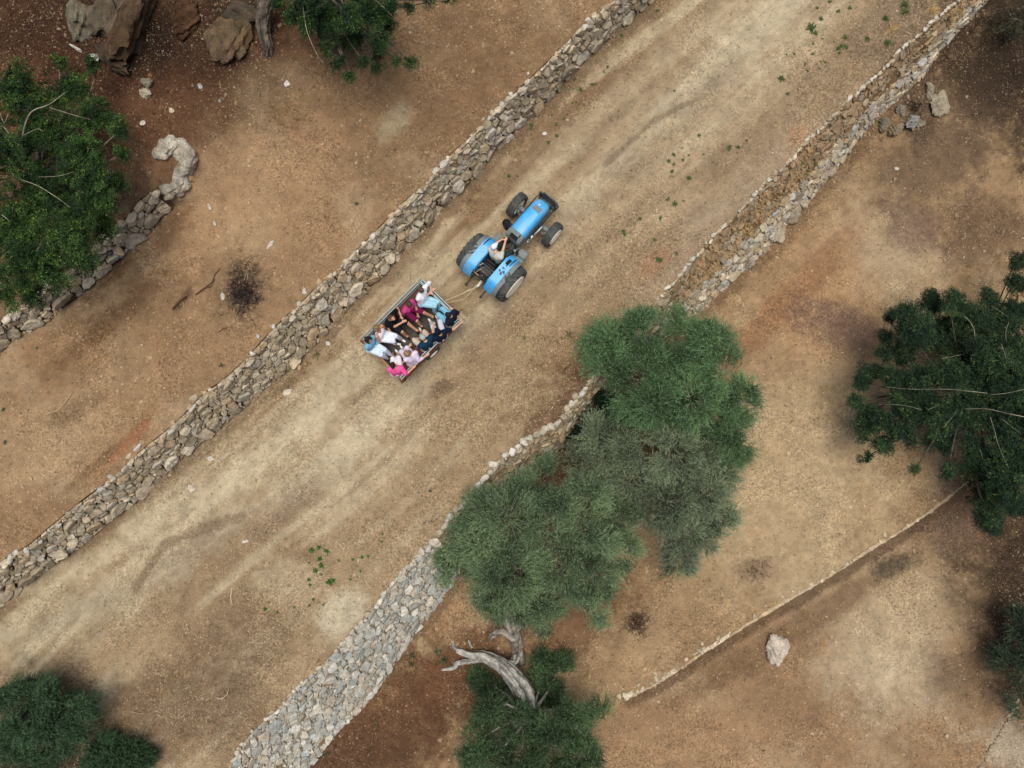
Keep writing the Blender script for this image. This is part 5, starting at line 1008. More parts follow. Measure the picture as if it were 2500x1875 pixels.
# bundle of rope at the front right corner
rg = np.random.default_rng(8); cp = np.array([hl + .03, -hw - .02, RIM + .02]); m = MB()
for k in range(16):
    a = np.linspace(0, 5, 9); r_ = rg.uniform(.05, .14); e = rg.normal(0, .05, 3); m.tube([cp + e + (r_ * math.cos(t + k) * .7 - .0, r_ * math.sin(t + k) * 1.1 + .10 * (rg.random() - .3), rg.normal(0, .03) - .10 * (t / 5)) for t in a], .012, 5)
for k in range(5): m.tube([cp, cp + rg.normal(0, .08, 3) + (0, .05, -.12), cp + rg.normal(0, .12, 3) + (.02, .1, -.3)], .012, 5)
rp = m.build('rope_bundle', m_rope, None, smooth=True); rp.location = (ctr[0], ctr[1], 0); rp.rotation_euler = (0, 0, TT); tag(rp, 'tangled pale rope tied to the front right corner of the trailer', 'rope')
# ------------------------------------------------------------------ people
VOX = .011
def remeshed(name, mb, voxel, m, parent, smooth=5):
    me = mb.mesh(name); o = bpy.data.objects.new(name, me); COL.objects.link(o)
    r = o.modifiers.new('r', 'REMESH'); r.mode = 'VOXEL'; r.voxel_size = voxel
    s = o.modifiers.new('s', 'SMOOTH'); s.factor = .5; s.iterations = smooth
    bpy.context.view_layer.update(); dg = bpy.context.evaluated_depsgraph_get()
    nm = bpy.data.meshes.new_from_object(o.evaluated_get(dg)); bpy.data.objects.remove(o); bpy.data.meshes.remove(me)
    nm.materials.clear(); nm.materials.append(m); nm.polygons.foreach_set('use_smooth', np.full(len(nm.polygons), True)); nm.name = name
    return link(bpy.data.objects.new(name, nm), parent)
def cap(mb, a, b, ra, rb, n=10):
    """tapered limb with round ends"""
    a = np.asarray(a, float); b = np.asarray(b, float); d = b - a; L_ = np.linalg.norm(d)
    if L_ < 1e-4: return mb.ball(a, max(ra, rb), n=n, m=6)
    d = d / L_; pts, rad = [], []
    for k in range(4): t = k / 3.2 * math.pi / 2; pts.append(a - d * ra * math.cos(t)); rad.append(max(ra * math.sin(t), 1e-3))
    for k in range(3, -1, -1): t = k / 3.2 * math.pi / 2; pts.append(b + d * rb * math.cos(t)); rad.append(max(rb * math.sin(t), 1e-3))
    return mb.tube(pts, rad, n)
def ik(s, h, l1, l2, hint):
    s, h, hint = (np.asarray(q, float) for q in (s, h, hint)); d = h - s; L_ = np.linalg.norm(d); mx = (l1 + l2) * .985
    if L_ > mx: h = s + d / L_ * mx; d = h - s; L_ = mx
    L_ = max(L_, abs(l1 - l2) + .02); u = d / (np.linalg.norm(d) + 1e-9); x = (l1 * l1 - l2 * l2 + L_ * L_) / (2 * L_); r = math.sqrt(max(l1 * l1 - x * x, 0))
    p = hint - s; p = p - u * (p @ u); p = p / (np.linalg.norm(p) + 1e-9); return s + u * x + p * r, s + u * L_
SKIN = {}
def skin(c):
    if c not in SKIN: SKIN[c] = mat('skin', lin(c), rough=.55, var=.08, scale=9, spec=.35)
    return SKIN[c]
CLO = {}
def cloth(c, v=.12):
    if c not in CLO: CLO[c] = mat('cloth', lin(c), rough=.9, var=v + .05, scale=6, bump=1.5, bscale=11, spec=.12, fine=.08)
    return CLO[c]
m_eye = mat('eye_dark', lin((30, 26, 24)), rough=.3, var=0)
m_lip = mat('lip', lin((160, 92, 84)), rough=.5, var=.05)
def person(label, pelvis, neck, head, face, hands, feet, elbow=None, knee=None, shirt=None, sleeve=.55, trousers=None, legs='long', shoe=(220, 222, 220), skinc=(206, 160, 128), hair=None, hairstyle='short', cap_=None, pitch=.25, toes=None, slim=1.0, twist=0, strap=None, collar=None):
    """seated figure: world points; face = horizontal facing direction (x right, y down in the picture)"""
    pelvis, neck, head = (np.asarray(q, float) for q in (pelvis, neck, head))
    f = np.array([face[0], -face[1], 0.0]); f /= np.linalg.norm(f); lf = np.array([-f[1], f[0], 0]); up = np.array([0, 0, 1.0])
    # keep a human trunk length
    tv = neck - pelvis; tl_ = np.linalg.norm(tv); neck = pelvis + tv / tl_ * np.clip(tl_, .44, .54); hv = head - neck; head = neck + hv / (np.linalg.norm(hv) + 1e-9) * .20
    tu = (neck - pelvis) / np.linalg.norm(neck - pelvis); chest = pelvis + (neck - pelvis) * .68
    shl = (neck - tu * .06 + lf * .205 * slim, neck - tu * .06 - lf * .205 * slim); hip = (pelvis + lf * .11, pelvis - lf * .11)
    K = 1.14; arms, legs_ = [], []
    for i in (0, 1):
        sg = 1 if i == 0 else -1
        eh = elbow[i] if elbow and elbow[i] is not None else shl[i] + lf * sg * .25 + np.array([0, 0, -.35]) - f * .1
        e, h = ik(shl[i], hands[i], .31, .27, eh); arms.append((shl[i], e, h))
        kh = knee[i] if knee and knee[i] is not None else hip[i] + f * .5 + np.array([0, 0, .6]) + lf * sg * .1
        k, a = ik(hip[i], feet[i], .46, .44, kh); legs_.append((hip[i], k, a))
    root = empty('person', pelvis); tag(root, label, 'person'); O = pelvis
    B = MB(); B_add = lambda a, b, ra, rb: cap(B, a - O, b - O, ra * (K if ra > .025 else 1), rb * (K if rb > .025 else 1))
    wa = .105 * slim
    for sg in (1, -1):
        B_add(pelvis + lf * sg * .075, chest + lf * sg * .075 * slim, .105, .108 * slim); B_add(chest + lf * sg * .07, shl[0 if sg > 0 else 1] + tu * -.02, .10 * slim, .062)
    B_add(shl[0], shl[1], .055, .055); B_add(hip[0], hip[1], .108, .108); B_add(chest, neck, .10, .06); B_add(neck - tu * .04, head - up * .04, .056, .052)
    hd = head - neck; fd = f * math.cos(pitch) - up * math.sin(pitch); hu = np.cross(lf, fd) * -1; hu = hu if hu[2] > 0 or abs(pitch) > 1.2 else -hu
    sk = np.array([lf, fd, hu])
    B.ball(head - O, (.080, .101, .106), sk, 16, 12); B.ball(head - O + fd * .022 - hu * .055, (.060, .070, .060), sk, 12, 10)
    cap(B, head - O + fd * .093 - hu * .002, head - O + fd * .118 - hu * .032, .009, .016, 8)
    for sg in (1, -1): B.ball(head - O + lf * sg * .082 - fd * .005 - hu * .012, (.014, .022, .032), sk, 8, 6)
    for (s_, e, h), sg in zip(arms, (1, -1)):
        B_add(s_, e, .052, .042); B_add(e, h, .042, .029)
        d = unit(h - e); hn = np.cross(d, lf * sg + 1e-3); hn = unit(hn + .6 * up * (1 if hn[2] > 0 else -1)); side_ = unit(np.cross(hn, d)); hn = np.cross(d, side_)
        pc = h + d * .015
        for q in (-.028, -.009, .010, .029): B_add(h, pc + d * .06 + side_ * q, .022, .014)
        for q, ln in ((-.030, .058), (-.010, .072), (.011, .078), (.031, .066)):
            b0 = pc + d * .068 + side_ * q; m1 = b0 + d * ln * .55 - hn * .012 + side_ * q * .15; m2 = m1 + d * ln * .35 - hn * .034
            B_add(b0, m1, .0115, .0105); B_add(m1, m2, .0105, .0095)
        ts = side_ * (1 if (side_ @ (-lf * sg)) > 0 else -1); t0 = pc + ts * .03 + d * .005; t1 = t0 + ts * .032 + d * .032 - hn * .01; B_add(t0, t1, .015, .012); B_add(t1, t1 + d * .030 + ts * .004 - hn * .012, .012, .010)
    for h_, k, a in legs_: B_add(h_, k, .084, .058); B_add(k, a, .056, .040); B_add(a, a + f * .05 - up * .04, .042, .04)
    body = remeshed('body', B, VOX, skin(skinc), root)
    # face
    for sg in (1, -1):
        m = MB(); m.ball(head - O + lf * sg * .033 + fd * .090 + hu * .006, .012, n=8, m=6); m.build('eye', m_eye, root, smooth='all')
    m = MB(); cap(m, head - O + lf * .02 + fd * .094 - hu * .062, head - O - lf * .02 + fd * .094 - hu * .062, .007, .007, 6); m.build('mouth', m_lip, root, smooth='all')
    # shirt
    if shirt is not None:
        G = MB(); g = .016; A2 = lambda a, b, ra, rb: cap(G, a - O, b - O, ra * K + g, rb * K + g)
        for sg in (1, -1): A2(pelvis + lf * sg * .075 - tu * .03, chest + lf * sg * .078 * slim, .112, .116 * slim); A2(chest + lf * sg * .07, (shl[0 if sg > 0 else 1] + tu * -.015) if strap is None else chest + lf * sg * .07 + tu * .05, .105 * slim, .068 if strap is None else .08)
        if strap is None:
            A2(shl[0], shl[1], .06, .06); A2(chest, neck - tu * .05, .10, .07)
            for s_, e, h in arms:
                q = s_ + (e - s_) * min(1, sleeve * 1.0 if sleeve <= 1 else 1); A2(s_, q, .062, .058 - .008 * min(sleeve, 1))
                if sleeve > 1: A2(e, e + (h - e) * (sleeve - 1), .050, .040)
        remeshed('shirt', G, .016, cloth(shirt), root, 6)
    if collar is not None:
        G = MB(); a = np.linspace(0, 2 * np.pi, 17); cc = neck - O - tu * .035
        G.tube([cc + (lf * math.cos(t) * .10 + np.cross(tu, lf) * math.sin(t) * .085) - tu * .03 * math.sin(t) for t in a], .014, 6); G.build('collar', cloth(collar), root, smooth='all')
    if trousers is not None:
        G = MB(); g = .016; A2 = lambda a, b, ra, rb: cap(G, a - O, b - O, ra * K + g, rb * K + g)
        A2(hip[0], hip[1], .112, .112); A2(pelvis, pelvis + tu * .08, .12, .115)
        for h_, k, a in legs_:
            if legs == 'short': A2(h_, h_ + (k - h_) * .86, .092, .078)
            else: A2(h_, k, .090, .066); A2(k, k + (a - k) * .93, .064, .050)
        remeshed('trousers' if legs == 'long' else 'shorts', G, .016, cloth(trousers), root, 6)
    for i, (h_, k, a) in enumerate(legs_):
        td = toes[i] if toes and toes[i] is not None else f
        td = np.array([td[0], -td[1], 0.0]) if len(td) == 2 else np.array([td[0], td[1], 0.0]); td /= np.linalg.norm(td)
        G = MB(); cap(G, a - O + up * .0, a - O - up * .035, .046, .044); cap(G, a - O - td * .03 - up * .055, a - O + td * .09 - up * .055, .040, .044); cap(G, a - O + td * .08 - up * .058, a - O + td * .17 - up * .065, .044, .032)
        remeshed('shoe', G, .013, cloth(shoe, .05), root, 4)
    # hair
    if hair is not None:
        G = MB(); rg = np.random.default_rng(abs(hash(label)) % 9999 if False else len(label))
        G.ball(head - O - fd * .018 + hu * .018, (.090, .105, .107), sk, 16, 12)
        if hairstyle == 'short': G.ball(head - O - fd * .03 - hu * .03, (.080, .082, .076), sk, 12, 8)
        if hairstyle == 'bun': G.ball(head - O - fd * .115 + hu * .02, .045, n=10, m=8); G.ball(head - O - fd * .03 - hu * .03, (.077, .082, .076), sk, 12, 8)
        if hairstyle == 'curly':
            for k in range(46):
                q = unit(rg.normal(size=3)); 
                if q[2] < -.3 or (q @ fd) > .65: continue
                G.ball(head - O - fd * .015 + hu * .01 + q * np.array([.085, .085, .09]), rg.uniform(.018, .03), n=6, m=5)
        if hairstyle == 'curlylong':
            for k in range(90):
                q = unit(rg.normal(size=3)); 
                if (q @ fd) > .55: continue
                G.ball(head - O - fd * .03 + hu * .0 + q * np.array([.11, .11, .12]) * rg.uniform(.75, 1.05), rg.uniform(.020, .036), n=6, m=5)
        if hairstyle == 'long':
            for k in range(16):
                a = (k - 7.5) / 7.5 * 2.0; q = -fd * math.cos(a) + lf * math.sin(a); s0 = head - O + q * .075 + hu * .03; s1 = s0 + q * .02 - up * .16 - hu * .02; s2 = s1 - up * .12 + q * .02 + f * .02 * rg.normal()
                cap(G, s0, s1, .036, .032, 6); cap(G, s1, s2, .032, .018, 6)
        remeshed('hair', G, .010, mat('hair', lin(hair), rough=.6, var=.35, scale=16, bump=.8, bscale=60, spec=.35), root, 2)
    if cap_ is not None:
        G = MB(); G.ball(head - O - fd * .008 + hu * .030, (.100, .115, .10), sk, 18, 12)
        for q in np.linspace(-.05, .05, 5): cap(G, head - O + lf * q + fd * .07 + hu * .040, head - O + lf * q * .85 + fd * (.165 - abs(q) * .6) + hu * .028, .011, .009, 6)
        remeshed('cap', G, .009, cloth(cap_, .06), root, 3)
    if strap is not None: pass
    return root
# height of things in the trailer
PZ, NZ, HZ, FTZ = 1.20, 1.68, 1.88, .86
q2 = lambda x, y, z: C2(x, y, z)
grpx = None
person('person in a white shirt and light jeans at the front left trailer corner', q2(975, 450, PZ + .05), q2(955, 335, 1.74), q2(955, 312, 1.93), (.85, .5), (q2(1085, 318, 1.42), q2(1085, 330, 1.38)), (q2(1198, 535, FTZ), q2(1125, 585, FTZ)), elbow=(q2(1095, 200, 1.38), q2(1050, 400, 1.35)), knee=(q2(1190, 440, 1.5), q2(1150, 490, 1.5)), shirt=(226, 230, 236), sleeve=.92, trousers=(150, 192, 208), shoe=(206, 214, 204), hair=(84, 66, 56), toes=((.8, .5), (.7, .8)), pitch=.5)
person('person in a magenta polo shirt and burgundy shorts looking down, with curly brown hair', q2(790, 570, PZ), q2(785, 515, NZ - .02), q2(800, 500, HZ - .02), (.75, .65), (q2(915, 640, 1.16), q2(790, 640, 1.12)), (q2(1090, 650, FTZ), q2(945, 770, FTZ)), elbow=(q2(905, 520, 1.3), q2(720, 620, 1.3)), knee=(q2(985, 600, 1.6), q2(875, 680, 1.6)), shirt=(190, 66, 124), trousers=(104, 22, 64), legs='short', shoe=(44, 40, 46), skinc=(200, 150, 120), hair=(74, 58, 44), hairstyle='curly', toes=((.8, .5), (.6, .8)), pitch=.7)
person('person in a black t-shirt and black shorts with face tilted up', q2(585, 720, PZ), q2(550, 690, NZ), q2(575, 672, HZ), (.8, .5), (q2(690, 650, 1.32), q2(705, 735, 1.32)), (q2(885, 830, FTZ), q2(755, 905, FTZ)), elbow=(q2(645, 560, 1.4), q2(610, 830, 1.3)), knee=(q2(820, 700, 1.6), q2(740, 870, 1.6)), shirt=(18, 20, 24), trousers=(22, 28, 36), legs='short', shoe=(26, 26, 28), skinc=(204, 156, 126), hair=(70, 54, 44), toes=((.5, .8), (.6, .7)), pitch=-.55, slim=1.08)
person('person in a white halter top and white trousers with curly blond hair', q2(440, 905, PZ), q2(400, 840, NZ), q2(375, 808, HZ), (.85, .35), (q2(565, 885, 1.26), q2(455, 890, 1.32)), (q2(685, 945, FTZ), q2(610, 1010, FTZ)), elbow=(q2(500, 790, 1.4), q2(430, 960, 1.3)), knee=(q2(640, 905, 1.6), q2(600, 960, 1.6)), shirt=(232, 232, 238), strap=True, trousers=(214, 220, 236), shoe=(232, 238, 236), skinc=(190, 138, 108), hair=(132, 106, 74), hairstyle='curlylong', toes=((.7, .5), (.95, .1)), pitch=.45, slim=.9)
person('person with long black hair in a light denim jacket and pale jeans', q2(300, 1045, PZ), q2(275, 985, NZ), q2(258, 958, HZ), (.8, .5), (q2(375, 1045, 1.28), q2(365, 1050, 1.26)), (q2(545, 1150, FTZ), q2(495, 1195, FTZ)), elbow=(q2(370, 920, 1.4), q2(210, 1060, 1.4)), knee=(q2(470, 1070, 1.6), q2(410, 1140, 1.6)), shirt=(122, 170, 200), sleeve=1.8, trousers=(200, 216, 232), shoe=(20, 44, 66), skinc=(196, 150, 124), hair=(24, 20, 20), hairstyle='long', toes=((.8, .5), (.6, .6)), pitch=.1, slim=.92)
person('person in a dark navy top with a pale collar band and light jeans, black hair', q2(1350, 715, PZ), q2(1340, 655, NZ), q2(1300, 632, HZ), (-.75, -.45), (q2(1300, 700, 1.2), q2(1385, 575, 1.33)), (q2(1165, 620, FTZ), q2(1190, 560, FTZ)), elbow=(q2(1330, 800, 1.2), q2(1440, 610, 1.4)), knee=(q2(1195, 640, 1.6), q2(1275, 560, 1.6)), shirt=(26, 32, 46), sleeve=.5, trousers=(120, 178, 200), shoe=(210, 214, 206), skinc=(204, 156, 128), hair=(20, 18, 18), hairstyle='short', collar=(196, 196, 194), toes=((-.6, -.4), (-.6, -.5)), pitch=.4)
person('person in a navy t-shirt and black cap stretching one arm along the trailer rim', q2(1215, 930, PZ), q2(1205, 890, NZ), q2(1172, 852, HZ), (-.55, -.75), (q2(1105, 700, 1.22), q2(1455, 755, 1.34)), (q2(1085, 740, FTZ), q2(1180, 700, FTZ)), elbow=(q2(1070, 800, 1.3), q2(1380, 880, 1.4)), knee=(q2(1110, 790, 1.6), q2(1220, 760, 1.6)), shirt=(20, 30, 48), trousers=(196, 204, 216), shoe=(220, 222, 224), skinc=(206, 160, 130), hair=(22, 20, 20), cap_=(16, 24, 46), toes=((-.5, -.7), (-.5, -.7)), pitch=.35)
person('person in a grey cap, dark teal t-shirt and beige shorts', q2(1035, 1045, PZ), q2(1010, 975, NZ), q2(968, 922, HZ), (-.6, -.75), (q2(905, 970, 1.22), q2(985, 905, 1.22)), (q2(885, 1020, FTZ), q2(960, 860, FTZ)), elbow=(q2(900, 1060, 1.2), q2(1090, 880, 1.3)), knee=(q2(865, 930, 1.6), q2(1015, 825, 1.6)), shirt=(22, 54, 78), trousers=(188, 178, 158), legs='short', shoe=(200, 204, 200), skinc=(214, 172, 142), hair=(110, 100, 90), cap_=(158, 168, 160), toes=((-.5, -.8), (-.5, -.8)), pitch=.45, slim=1.06)
person('person with long blond hair in a loose lilac white shirt', q2(850, 1235, PZ), q2(810, 1165, NZ), q2(760, 1130, HZ), (-.55, -.8), (q2(800, 1045, 1.28), q2(1010, 1175, 1.34)), (q2(660, 1140, FTZ), q2(720, 1090, FTZ)), elbow=(q2(720, 1180, 1.3), q2(940, 1270, 1.35)), knee=(q2(720, 1080, 1.6), q2(820, 1050, 1.6)), shirt=(216, 204, 224), sleeve=1.5, trousers=(206, 196, 206), shoe=(226, 236, 232), skinc=(212, 166, 138), hair=(150, 118, 90), hairstyle='long', toes=((-.6, -.6), (-.6, -.7)), pitch=.45, slim=.92)
person('person in a hot pink shirt with black hair at the rear right corner', q2(640, 1385, PZ), q2(615, 1330, NZ), q2(578, 1280, HZ), (-.15, -1), (q2(680, 1265, 1.24), q2(835, 1340, 1.34)), (q2(590, 1195, FTZ), q2(640, 1190, FTZ)), elbow=(q2(500, 1320, 1.3), q2(760, 1430, 1.4)), knee=(q2(580, 1240, 1.6), q2(680, 1240, 1.6)), shirt=(238, 92, 160), sleeve=.9, trousers=(216, 214, 216), shoe=(150, 100, 70), skinc=(204, 152, 120), hair=(26, 18, 22), hairstyle='bun', toes=((-.2, -.9), (.1, -.9)), pitch=.3, slim=.95)
k1 = 4.365
d1 = lambda x, y, z: P(1050 + x / k1, 420 + y / k1, z)
tw_ = lambda x, y, z: np.array([*(rear + tx * x + ty * y), z])
person('person in a white cap and pale grey shirt driving the blue tractor', tw_(.30, 0, 1.03), tw_(.36, .05, 1.53), d1(672, 742, 1.75), (.62, -.78), (tw_(.86, .24, 1.22), d1(822, 668, 1.34)), (tw_(.92, .34, .72), d1(880, 858, .72)), elbow=(tw_(.5, .5, 1.1), d1(785, 800, 1.2)), knee=(tw_(.8, .25, 1.5), tw_(.75, -.28, 1.5)), shirt=(188, 190, 180), trousers=(38, 56, 54), shoe=(196, 200, 196), skinc=(206, 160, 126), hair=(60, 48, 40), cap_=(228, 228, 230), toes=(None, (.75, -.55)), pitch=.25, slim=1.1)
# ------------------------------------------------------------------ weeds, dry grass, sticks, burnt heap
m_weed = mat('weed_leaf', attr=True, rough=.7, var=.15, scale=12, spec=.2, trans=.15)
def tuft_mesh(name, seed, n, L_, w, tones, spread=.75, arch=.5):
    rg = np.random.default_rng(seed); VV_, Fs, Cs = [], [], []; off = 0
    for k in range(n):
        a = rg.uniform(0, 6.28); el = rg.uniform(.15, 1.2); d = np.array([math.cos(a) * math.cos(el), math.sin(a) * math.cos(el), math.sin(el)]); s = np.array([-math.sin(a), math.cos(a), 0]) * w * rg.uniform(.7, 1.3)
        ll = L_ * rg.uniform(.5, 1.1); b = rg.normal(0, L_ * .10, 3); b[2] = 0; pts = [b + d * ll * t - np.array([0, 0, arch * ll * t * t]) for t in (0, .4, .75, 1)]
        for i, (p, ww) in enumerate(zip(pts, (.6, 1, .8, .08))): VV_ += [p - s * ww, p + s * ww]
        for i in range(3): Fs.append((off + 2 * i, off + 2 * i + 1, off + 2 * i + 3, off + 2 * i + 2))
        m_ = rg.random(); c = lin(tones[0]) * (1 - m_) + lin(tones[1]) * m_; Cs += [c] * 8; off += 8
    V = np.array(VV_); V[:, 2] = np.maximum(V[:, 2], .004); o = fastmesh(name, V, np.array(Fs), m_weed, np.array(Cs)); return o
protos = {}
def weeds(name, cat, label, group, pts, tones, L_=.11, w=.007, n=26, arch=.45, blade=1.0):
    ps = [tuft_mesh(name, 700 + len(protos) * 10 + i, n, L_, w, tones, arch=arch) for i in range(3)]; protos[group] = ps
    for i, (u, v, r) in enumerate(pts):
        o = ps[i] if i < 3 else ps[i % 3].copy()
        if i >= 3: COL.objects.link(o)
        p = onground(u, v); o.location = p + np.array([0, 0, -.006]); o.rotation_euler = (0, 0, random.uniform(0, 6.28)); s = r * (H - p[2]) / F / (L_ * .85); o.scale = (s, s, s * .9)
        tag(o, label, cat, group)
    for o in ps[len(pts):]: bpy.data.objects.remove(o)
G1 = ((40, 74, 30), (78, 118, 48)); G2 = ((52, 72, 36), (96, 112, 62)); DRY = ((150, 122, 78), (190, 164, 116)); GD = ((40, 56, 36), (70, 84, 54))
k = 2.885
weeds('weed', 'weed', 'small green weed tuft on the bare track above the pale lower wall', 'green weeds above the pale wall',
      [(500 + x / k, 1300 + y / k, r) for x, y, r in ((755, 125, 9), (805, 105, 8), (860, 130, 9), (808, 180, 10), (820, 230, 11), (780, 265, 9), (735, 210, 5), (822, 295, 5), (735, 330, 6), (745, 370, 7), (880, 350, 11), (905, 335, 8), (945, 195, 5), (1048, 188, 6), (1110, 175, 6), (1150, 165, 6), (1097, 268, 5), (1030, 328, 5), (766, 468, 6), (738, 515, 5), (840, 505, 6), (635, 525, 5), (428, 540, 7), (513, 560, 6), (455, 495, 4), (413, 455, 3), (1253, 8, 5), (1248, 62, 5))], G1, w=.008, n=60)
k = 3.016
weeds('weed', 'weed', 'small green weed on the right half of the track between tractor and far wall', 'green weeds right of the tractor',
      [(1500 + x / k, 300 + y / k, r) for x, y, r in ((625, 95, 6), (845, 185, 9), (910, 180, 7), (437, 240, 5), (400, 285, 6), (435, 305, 6), (420, 360, 6), (503, 275, 4), (548, 240, 5), (445, 600, 9), (390, 560, 8), (335, 705, 9), (190, 710, 7), (295, 860, 7), (330, 1010, 12), (550, 410, 9), (70, 810, 10), (510, 580, 5), (970, 135, 5), (460, 965, 6), (655, 235, 5))], G2, n=54)
k = 3.687
weeds('weed', 'weed', 'dark green weed on bare soil at the far upper end of the track', 'weeds at the upper end of the track',
      [(1900 + x / k, y / k, r) for x, y, r in ((300, 250, 16), (330, 300, 8), (600, 340, 8), (535, 440, 9), (610, 430, 8), (570, 410, 6), (310, 490, 6), (240, 580, 6), (265, 640, 6), (420, 565, 6), (380, 560, 5), (85, 850, 6), (30, 705, 11), (640, 75, 8), (540, 105, 7), (380, 170, 9), (140, 490, 5), (70, 495, 5), (310, 405, 5), (400, 355, 4), (455, 20, 7), (350, 75, 6), (495, 385, 5), (545, 480, 6))], G2, n=54)
weeds('grass_clump', 'grass clump', 'long-bladed green grass clump by the top end of the right wall', 'grass clumps by the top right wall', [(1900 + x / k, y / k, r) for x, y, r in ((1140, 50, 16), (1130, 115, 15), (985, 390, 13), (960, 170, 12), (800, 350, 10))], G2, L_=.3, w=.008, n=80)
weeds('grass_clump', 'grass clump', 'straw coloured arching grass clump by the top end of the right wall', 'dry clumps by the top right wall', [(1900 + x / k, y / k, r) for x, y, r in ((1010, 270, 18), (1380, 95, 20), (1060, 240, 12))], DRY, L_=.3, w=.008, n=70, arch=.7)
k = 3.16
weeds('weed', 'weed', 'tiny green weed along the track edge by the long left wall', 'weeds by the long left wall',
      [(1000 + x / k, y / k, r) for x, y, r in ((1320, 690, 8), (1410, 655, 7), (1435, 650, 5), (1500, 560, 5), (1530, 520, 6), (1270, 620, 5), (1255, 795, 5), (1190, 920, 6), (1215, 885, 4), (1100, 890, 5), (1130, 960, 6), (940, 970, 7), (935, 1000, 6), (1135, 1050, 7), (770, 1360, 7), (830, 1360, 5), (1420, 830, 4), (1910, 90, 7), (2040, 705, 5), (2000, 1245, 5), (2035, 1195, 6), (2040, 1270, 5), (2020, 1325, 6), (2110, 1235, 4), (1640, 280, 7), (1070, 1100, 6))], G2, n=50)
weeds('weed', 'weed', 'bluish green weed standing alone on the left terrace or at a wall foot', 'lone weeds on the left terraces', [(870, 497, 9), (541, 892, 9), (90, 590, 6), (348, 560, 9), (72, 1002, 5), (12, 1080, 7), (10, 1000, 8), (93, 850, 7), (20, 1155, 5), (1052, 1200, 7)], ((36, 58, 46), (66, 92, 66)), n=30)
weeds('dry_plant', 'dry plant', 'withered grey green plant sprawling on the track left of the trailer', 'dry plants on the track', [(775, 865, 16), (1390, 818, 16), (1281, 823, 9), (1372, 826, 10)], ((70, 74, 46), (120, 112, 76)), L_=.25, n=44, arch=.75)
weeds('weed', 'weed', 'dark green sprig growing at the foot of the pale lower wall', 'sprigs at the pale wall foot', [(965, 1610, 14), (1008, 1600, 14), (1005, 1620, 12), (790, 1845, 12), (805, 1838, 9), (1085, 1610, 18), (1070, 1590, 14)], ((28, 54, 34), (60, 88, 54)), L_=.28, n=40)
# dry grass hanging on the earthy upper half of the right wall
rg = np.random.default_rng(77); VV_, Cs = [], []
def face_pt(a, t):
    p0 = xyz(np.array([a]), F2(np.array([a])), ZT[3])[0]; p1 = xyz(np.array([a]), T2(np.array([a])), ZT[2])[0]; return p0 + (p1 - p0) * t
mgr = MB()
for i in range(900):
    a = rg.uniform(AB1 + .5, 25); t = rg.uniform(.42, .97)
    if fbm(np.array([a]), np.array([t * 3]), .8, 3, 77)[0] < .40 + .2 * rg.random(): continue
    p = face_pt(a, t) + (0, 0, .05); dry = rg.random() < .8; c = lin((194, 162, 116) if dry else (104, 108, 66)) * rg.uniform(.6, 1.15)
    for q in range(5):
        d = unit(np.array([BX[0], BX[1], .3]) + rg.normal(0, .5, 3)); L_ = rg.uniform(.10, .28); s = unit(np.cross(d, (0, 0, 1))) * .006; e = p + d * L_ * .6; f_ = p + d * L_ - np.array([0, 0, .35 * L_])
        mgr.add([p - s, p + s, e + s, e - s, f_], [(0, 1, 2, 3), (3, 2, 4)], c)
o = mgr.build('dry_grass', m_weed, None, fix=False); tag(o, kind='stuff')
# sticks and dead twigs
m_stick = mat('dead_wood', attr=True, rough=.9, var=.25, scale=14, bump=.4, bscale=40)
def stick(name, label, paths, col, r):
    m = MB(); o0 = None
    for pts in paths:
        W = []
        for i, (u, v) in enumerate(pts): p = onground(u, v); W.append(p + np.array([0, 0, r * 1.2 + .02 * (i % 2)]))
        if o0 is None: o0 = W[0]
        m.tube(np.array(W) - o0, np.linspace(r * 1.15, r * .5, len(W)), 7, lin(col))
    o = m.build(name, m_stick, None, smooth='all', fix=False); o.location = o0; tag(o, label, 'stick', 'sticks on the ground')
stick('stick', 'long pale straight stick on the left terrace near the left edge', [[(180, 958), (165, 980), (145, 1002), (118, 1012), (104, 1011)]], (176, 156, 120), .018)
stick('stick', 'pale upright stick on the track below the pale dusty patch', [[(569, 1432), (566, 1455), (567, 1470), (571, 1476)]], (190, 174, 146), .022)
stick('stick', 'crooked pale stick near the lower end of the track', [[(530, 1702), (545, 1704), (556, 1694), (560, 1680)]], (176, 160, 136), .022)
stick('stick', 'curved cream root lying beside the bottom edge bush', [[(286, 1825), (302, 1824), (320, 1818), (335, 1816), (348, 1820), (356, 1828), (364, 1834)]], (206, 190, 156), .025)
stick('stick', 'forked bundle of dry twigs on dark litter at lower left', [[(394, 1746), (412, 1752), (428, 1760)], [(428, 1760), (440, 1745), (448, 1732)], [(390, 1726), (398, 1732), (402, 1730)], [(428, 1775), (436, 1760), (430, 1755)], [(320, 1734), (345, 1740), (372, 1742)]], (160, 140, 112), .015)
stick('stick', 'dark forked branch on the ground left of the burnt patch', [[(480, 720), (500, 705), (520, 690), (527, 670), (540, 655)], [(500, 705), (518, 700), (527, 682)]], (92, 70, 50), .02)
stick('stick', 'short dark twig on the left terrace below the burnt patch', [[(535, 812), (545, 803), (558, 799), (570, 799)]], (104, 80, 58), .014)
stick('stick', 'small pale forked twig right of the upper right wall', [[(1836, 700), (1846, 708), (1852, 700)]], (190, 160, 116), .014)
stick('stick', 'two pale straw sticks crossing near the green weeds', [[(828, 1325), (838, 1338), (846, 1342)], [(838, 1342), (845, 1334)]], (196, 172, 132), .018)
stick('stick', 'dark straight root mark beside the long wall at the left', [[(425, 755), (445, 735), (460, 722)]], (84, 58, 40), .03)
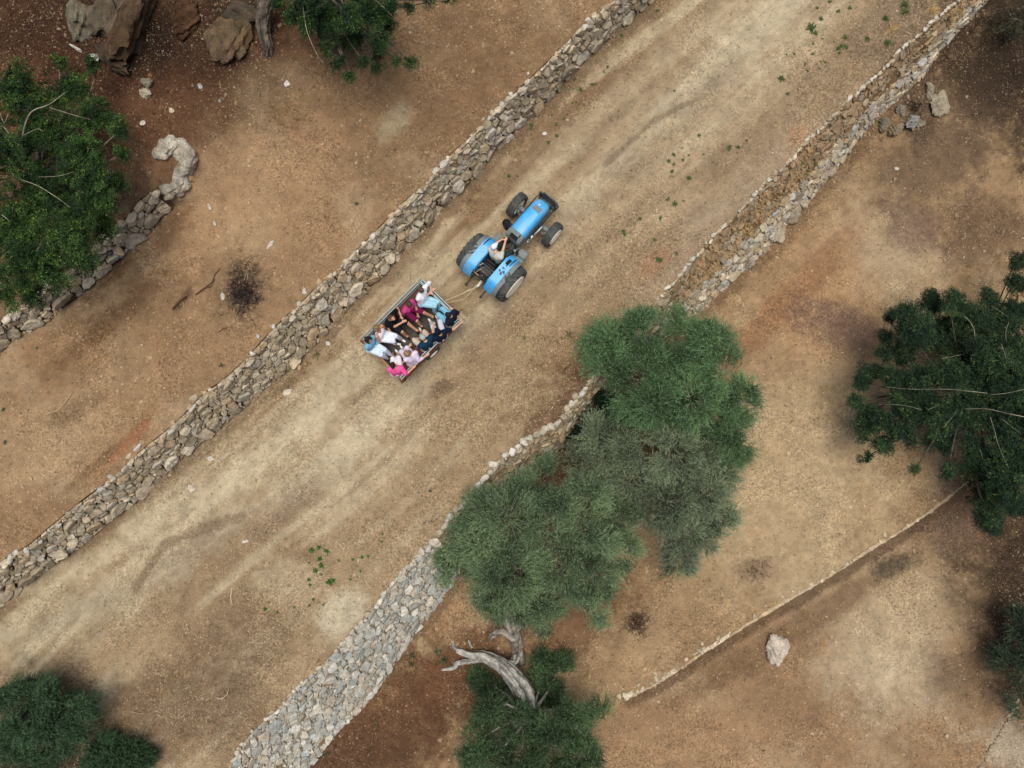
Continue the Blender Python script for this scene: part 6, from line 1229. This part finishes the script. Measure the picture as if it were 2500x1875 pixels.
# burnt brush heap
mb_ = MB(); rg = np.random.default_rng(19); c0 = onground(592, 706); s_ = (H - c0[2]) / F
for i in range(420):
    q = rg.normal(0, 1, 2) * np.array([30, 50]) * s_ * .62; a = rg.uniform(0, 6.28); L_ = rg.uniform(.08, .34); p = np.array([q[0], q[1] * 1.0, .01 + abs(rg.normal(0, .06)) * math.exp(-(q @ q) * 2)])
    e = p + np.array([math.cos(a) * L_, math.sin(a) * L_, rg.normal(.01, .05)]); e[2] = max(e[2], .01); p0 = c0 + p; e0 = c0 + e
    mb_.tube([p0 - c0, (p0 + e0) / 2 - c0 + rg.normal(0, .015, 3), e0 - c0], [.007, .006, .003], 4, lin((40, 32, 34)) * rg.uniform(.5, 1.6), cap=False)
for pts in ([(-.02, .30), (.0, .42), (.04, .56)], [(.06, .28), (.08, .40), (.06, .5)]):
    mb_.tube([(x + .12, y, .08) for x, y in pts], .010, 5, lin((170, 150, 128)))
o = mb_.build('brush_heap', m_stick, None, fix=False); o.location = c0; tag(o, 'flat heap of burnt black twigs on the left terrace', 'brush heap')
# dark ashes and dry thistle spots
def heap(u, v, ru, label, col, n, seed):
    m = MB(); rg = np.random.default_rng(seed); c0 = onground(u, v); s_ = (H - c0[2]) / F
    for i in range(n):
        q = rg.normal(0, .5, 2) * ru * s_; a = rg.uniform(0, 6.28); L_ = rg.uniform(.05, .2); p = np.array([q[0], q[1], .015 + abs(rg.normal(0, .04))]); e = p + (math.cos(a) * L_, math.sin(a) * L_, rg.normal(0, .03)); e[2] = max(e[2], .01)
        m.tube([p, e], [.006, .003], 4, lin(col) * rg.uniform(.5, 1.4), cap=False)
    m.tube([(-.02, 0, 0), (.0, .01, .04)], .012, 5, lin(col)); o = m.build('dead_plant', m_stick, None, fix=False); o.location = c0; tag(o, label, 'dead plant')
heap(1552, 1518, 30, 'dark withered plant on the terrace below the olive clump', (58, 42, 34), 160, 31)
heap(1850, 1392, 44, 'loose brown dead plant above the thin kerb', (96, 74, 58), 130, 32)
heap(2165, 1385, 40, 'grey dry bush below the thin kerb', (104, 96, 80), 150, 33)
heap(2235, 262, 22, 'blackish plant between the fallen boulders', (34, 34, 28), 160, 34)
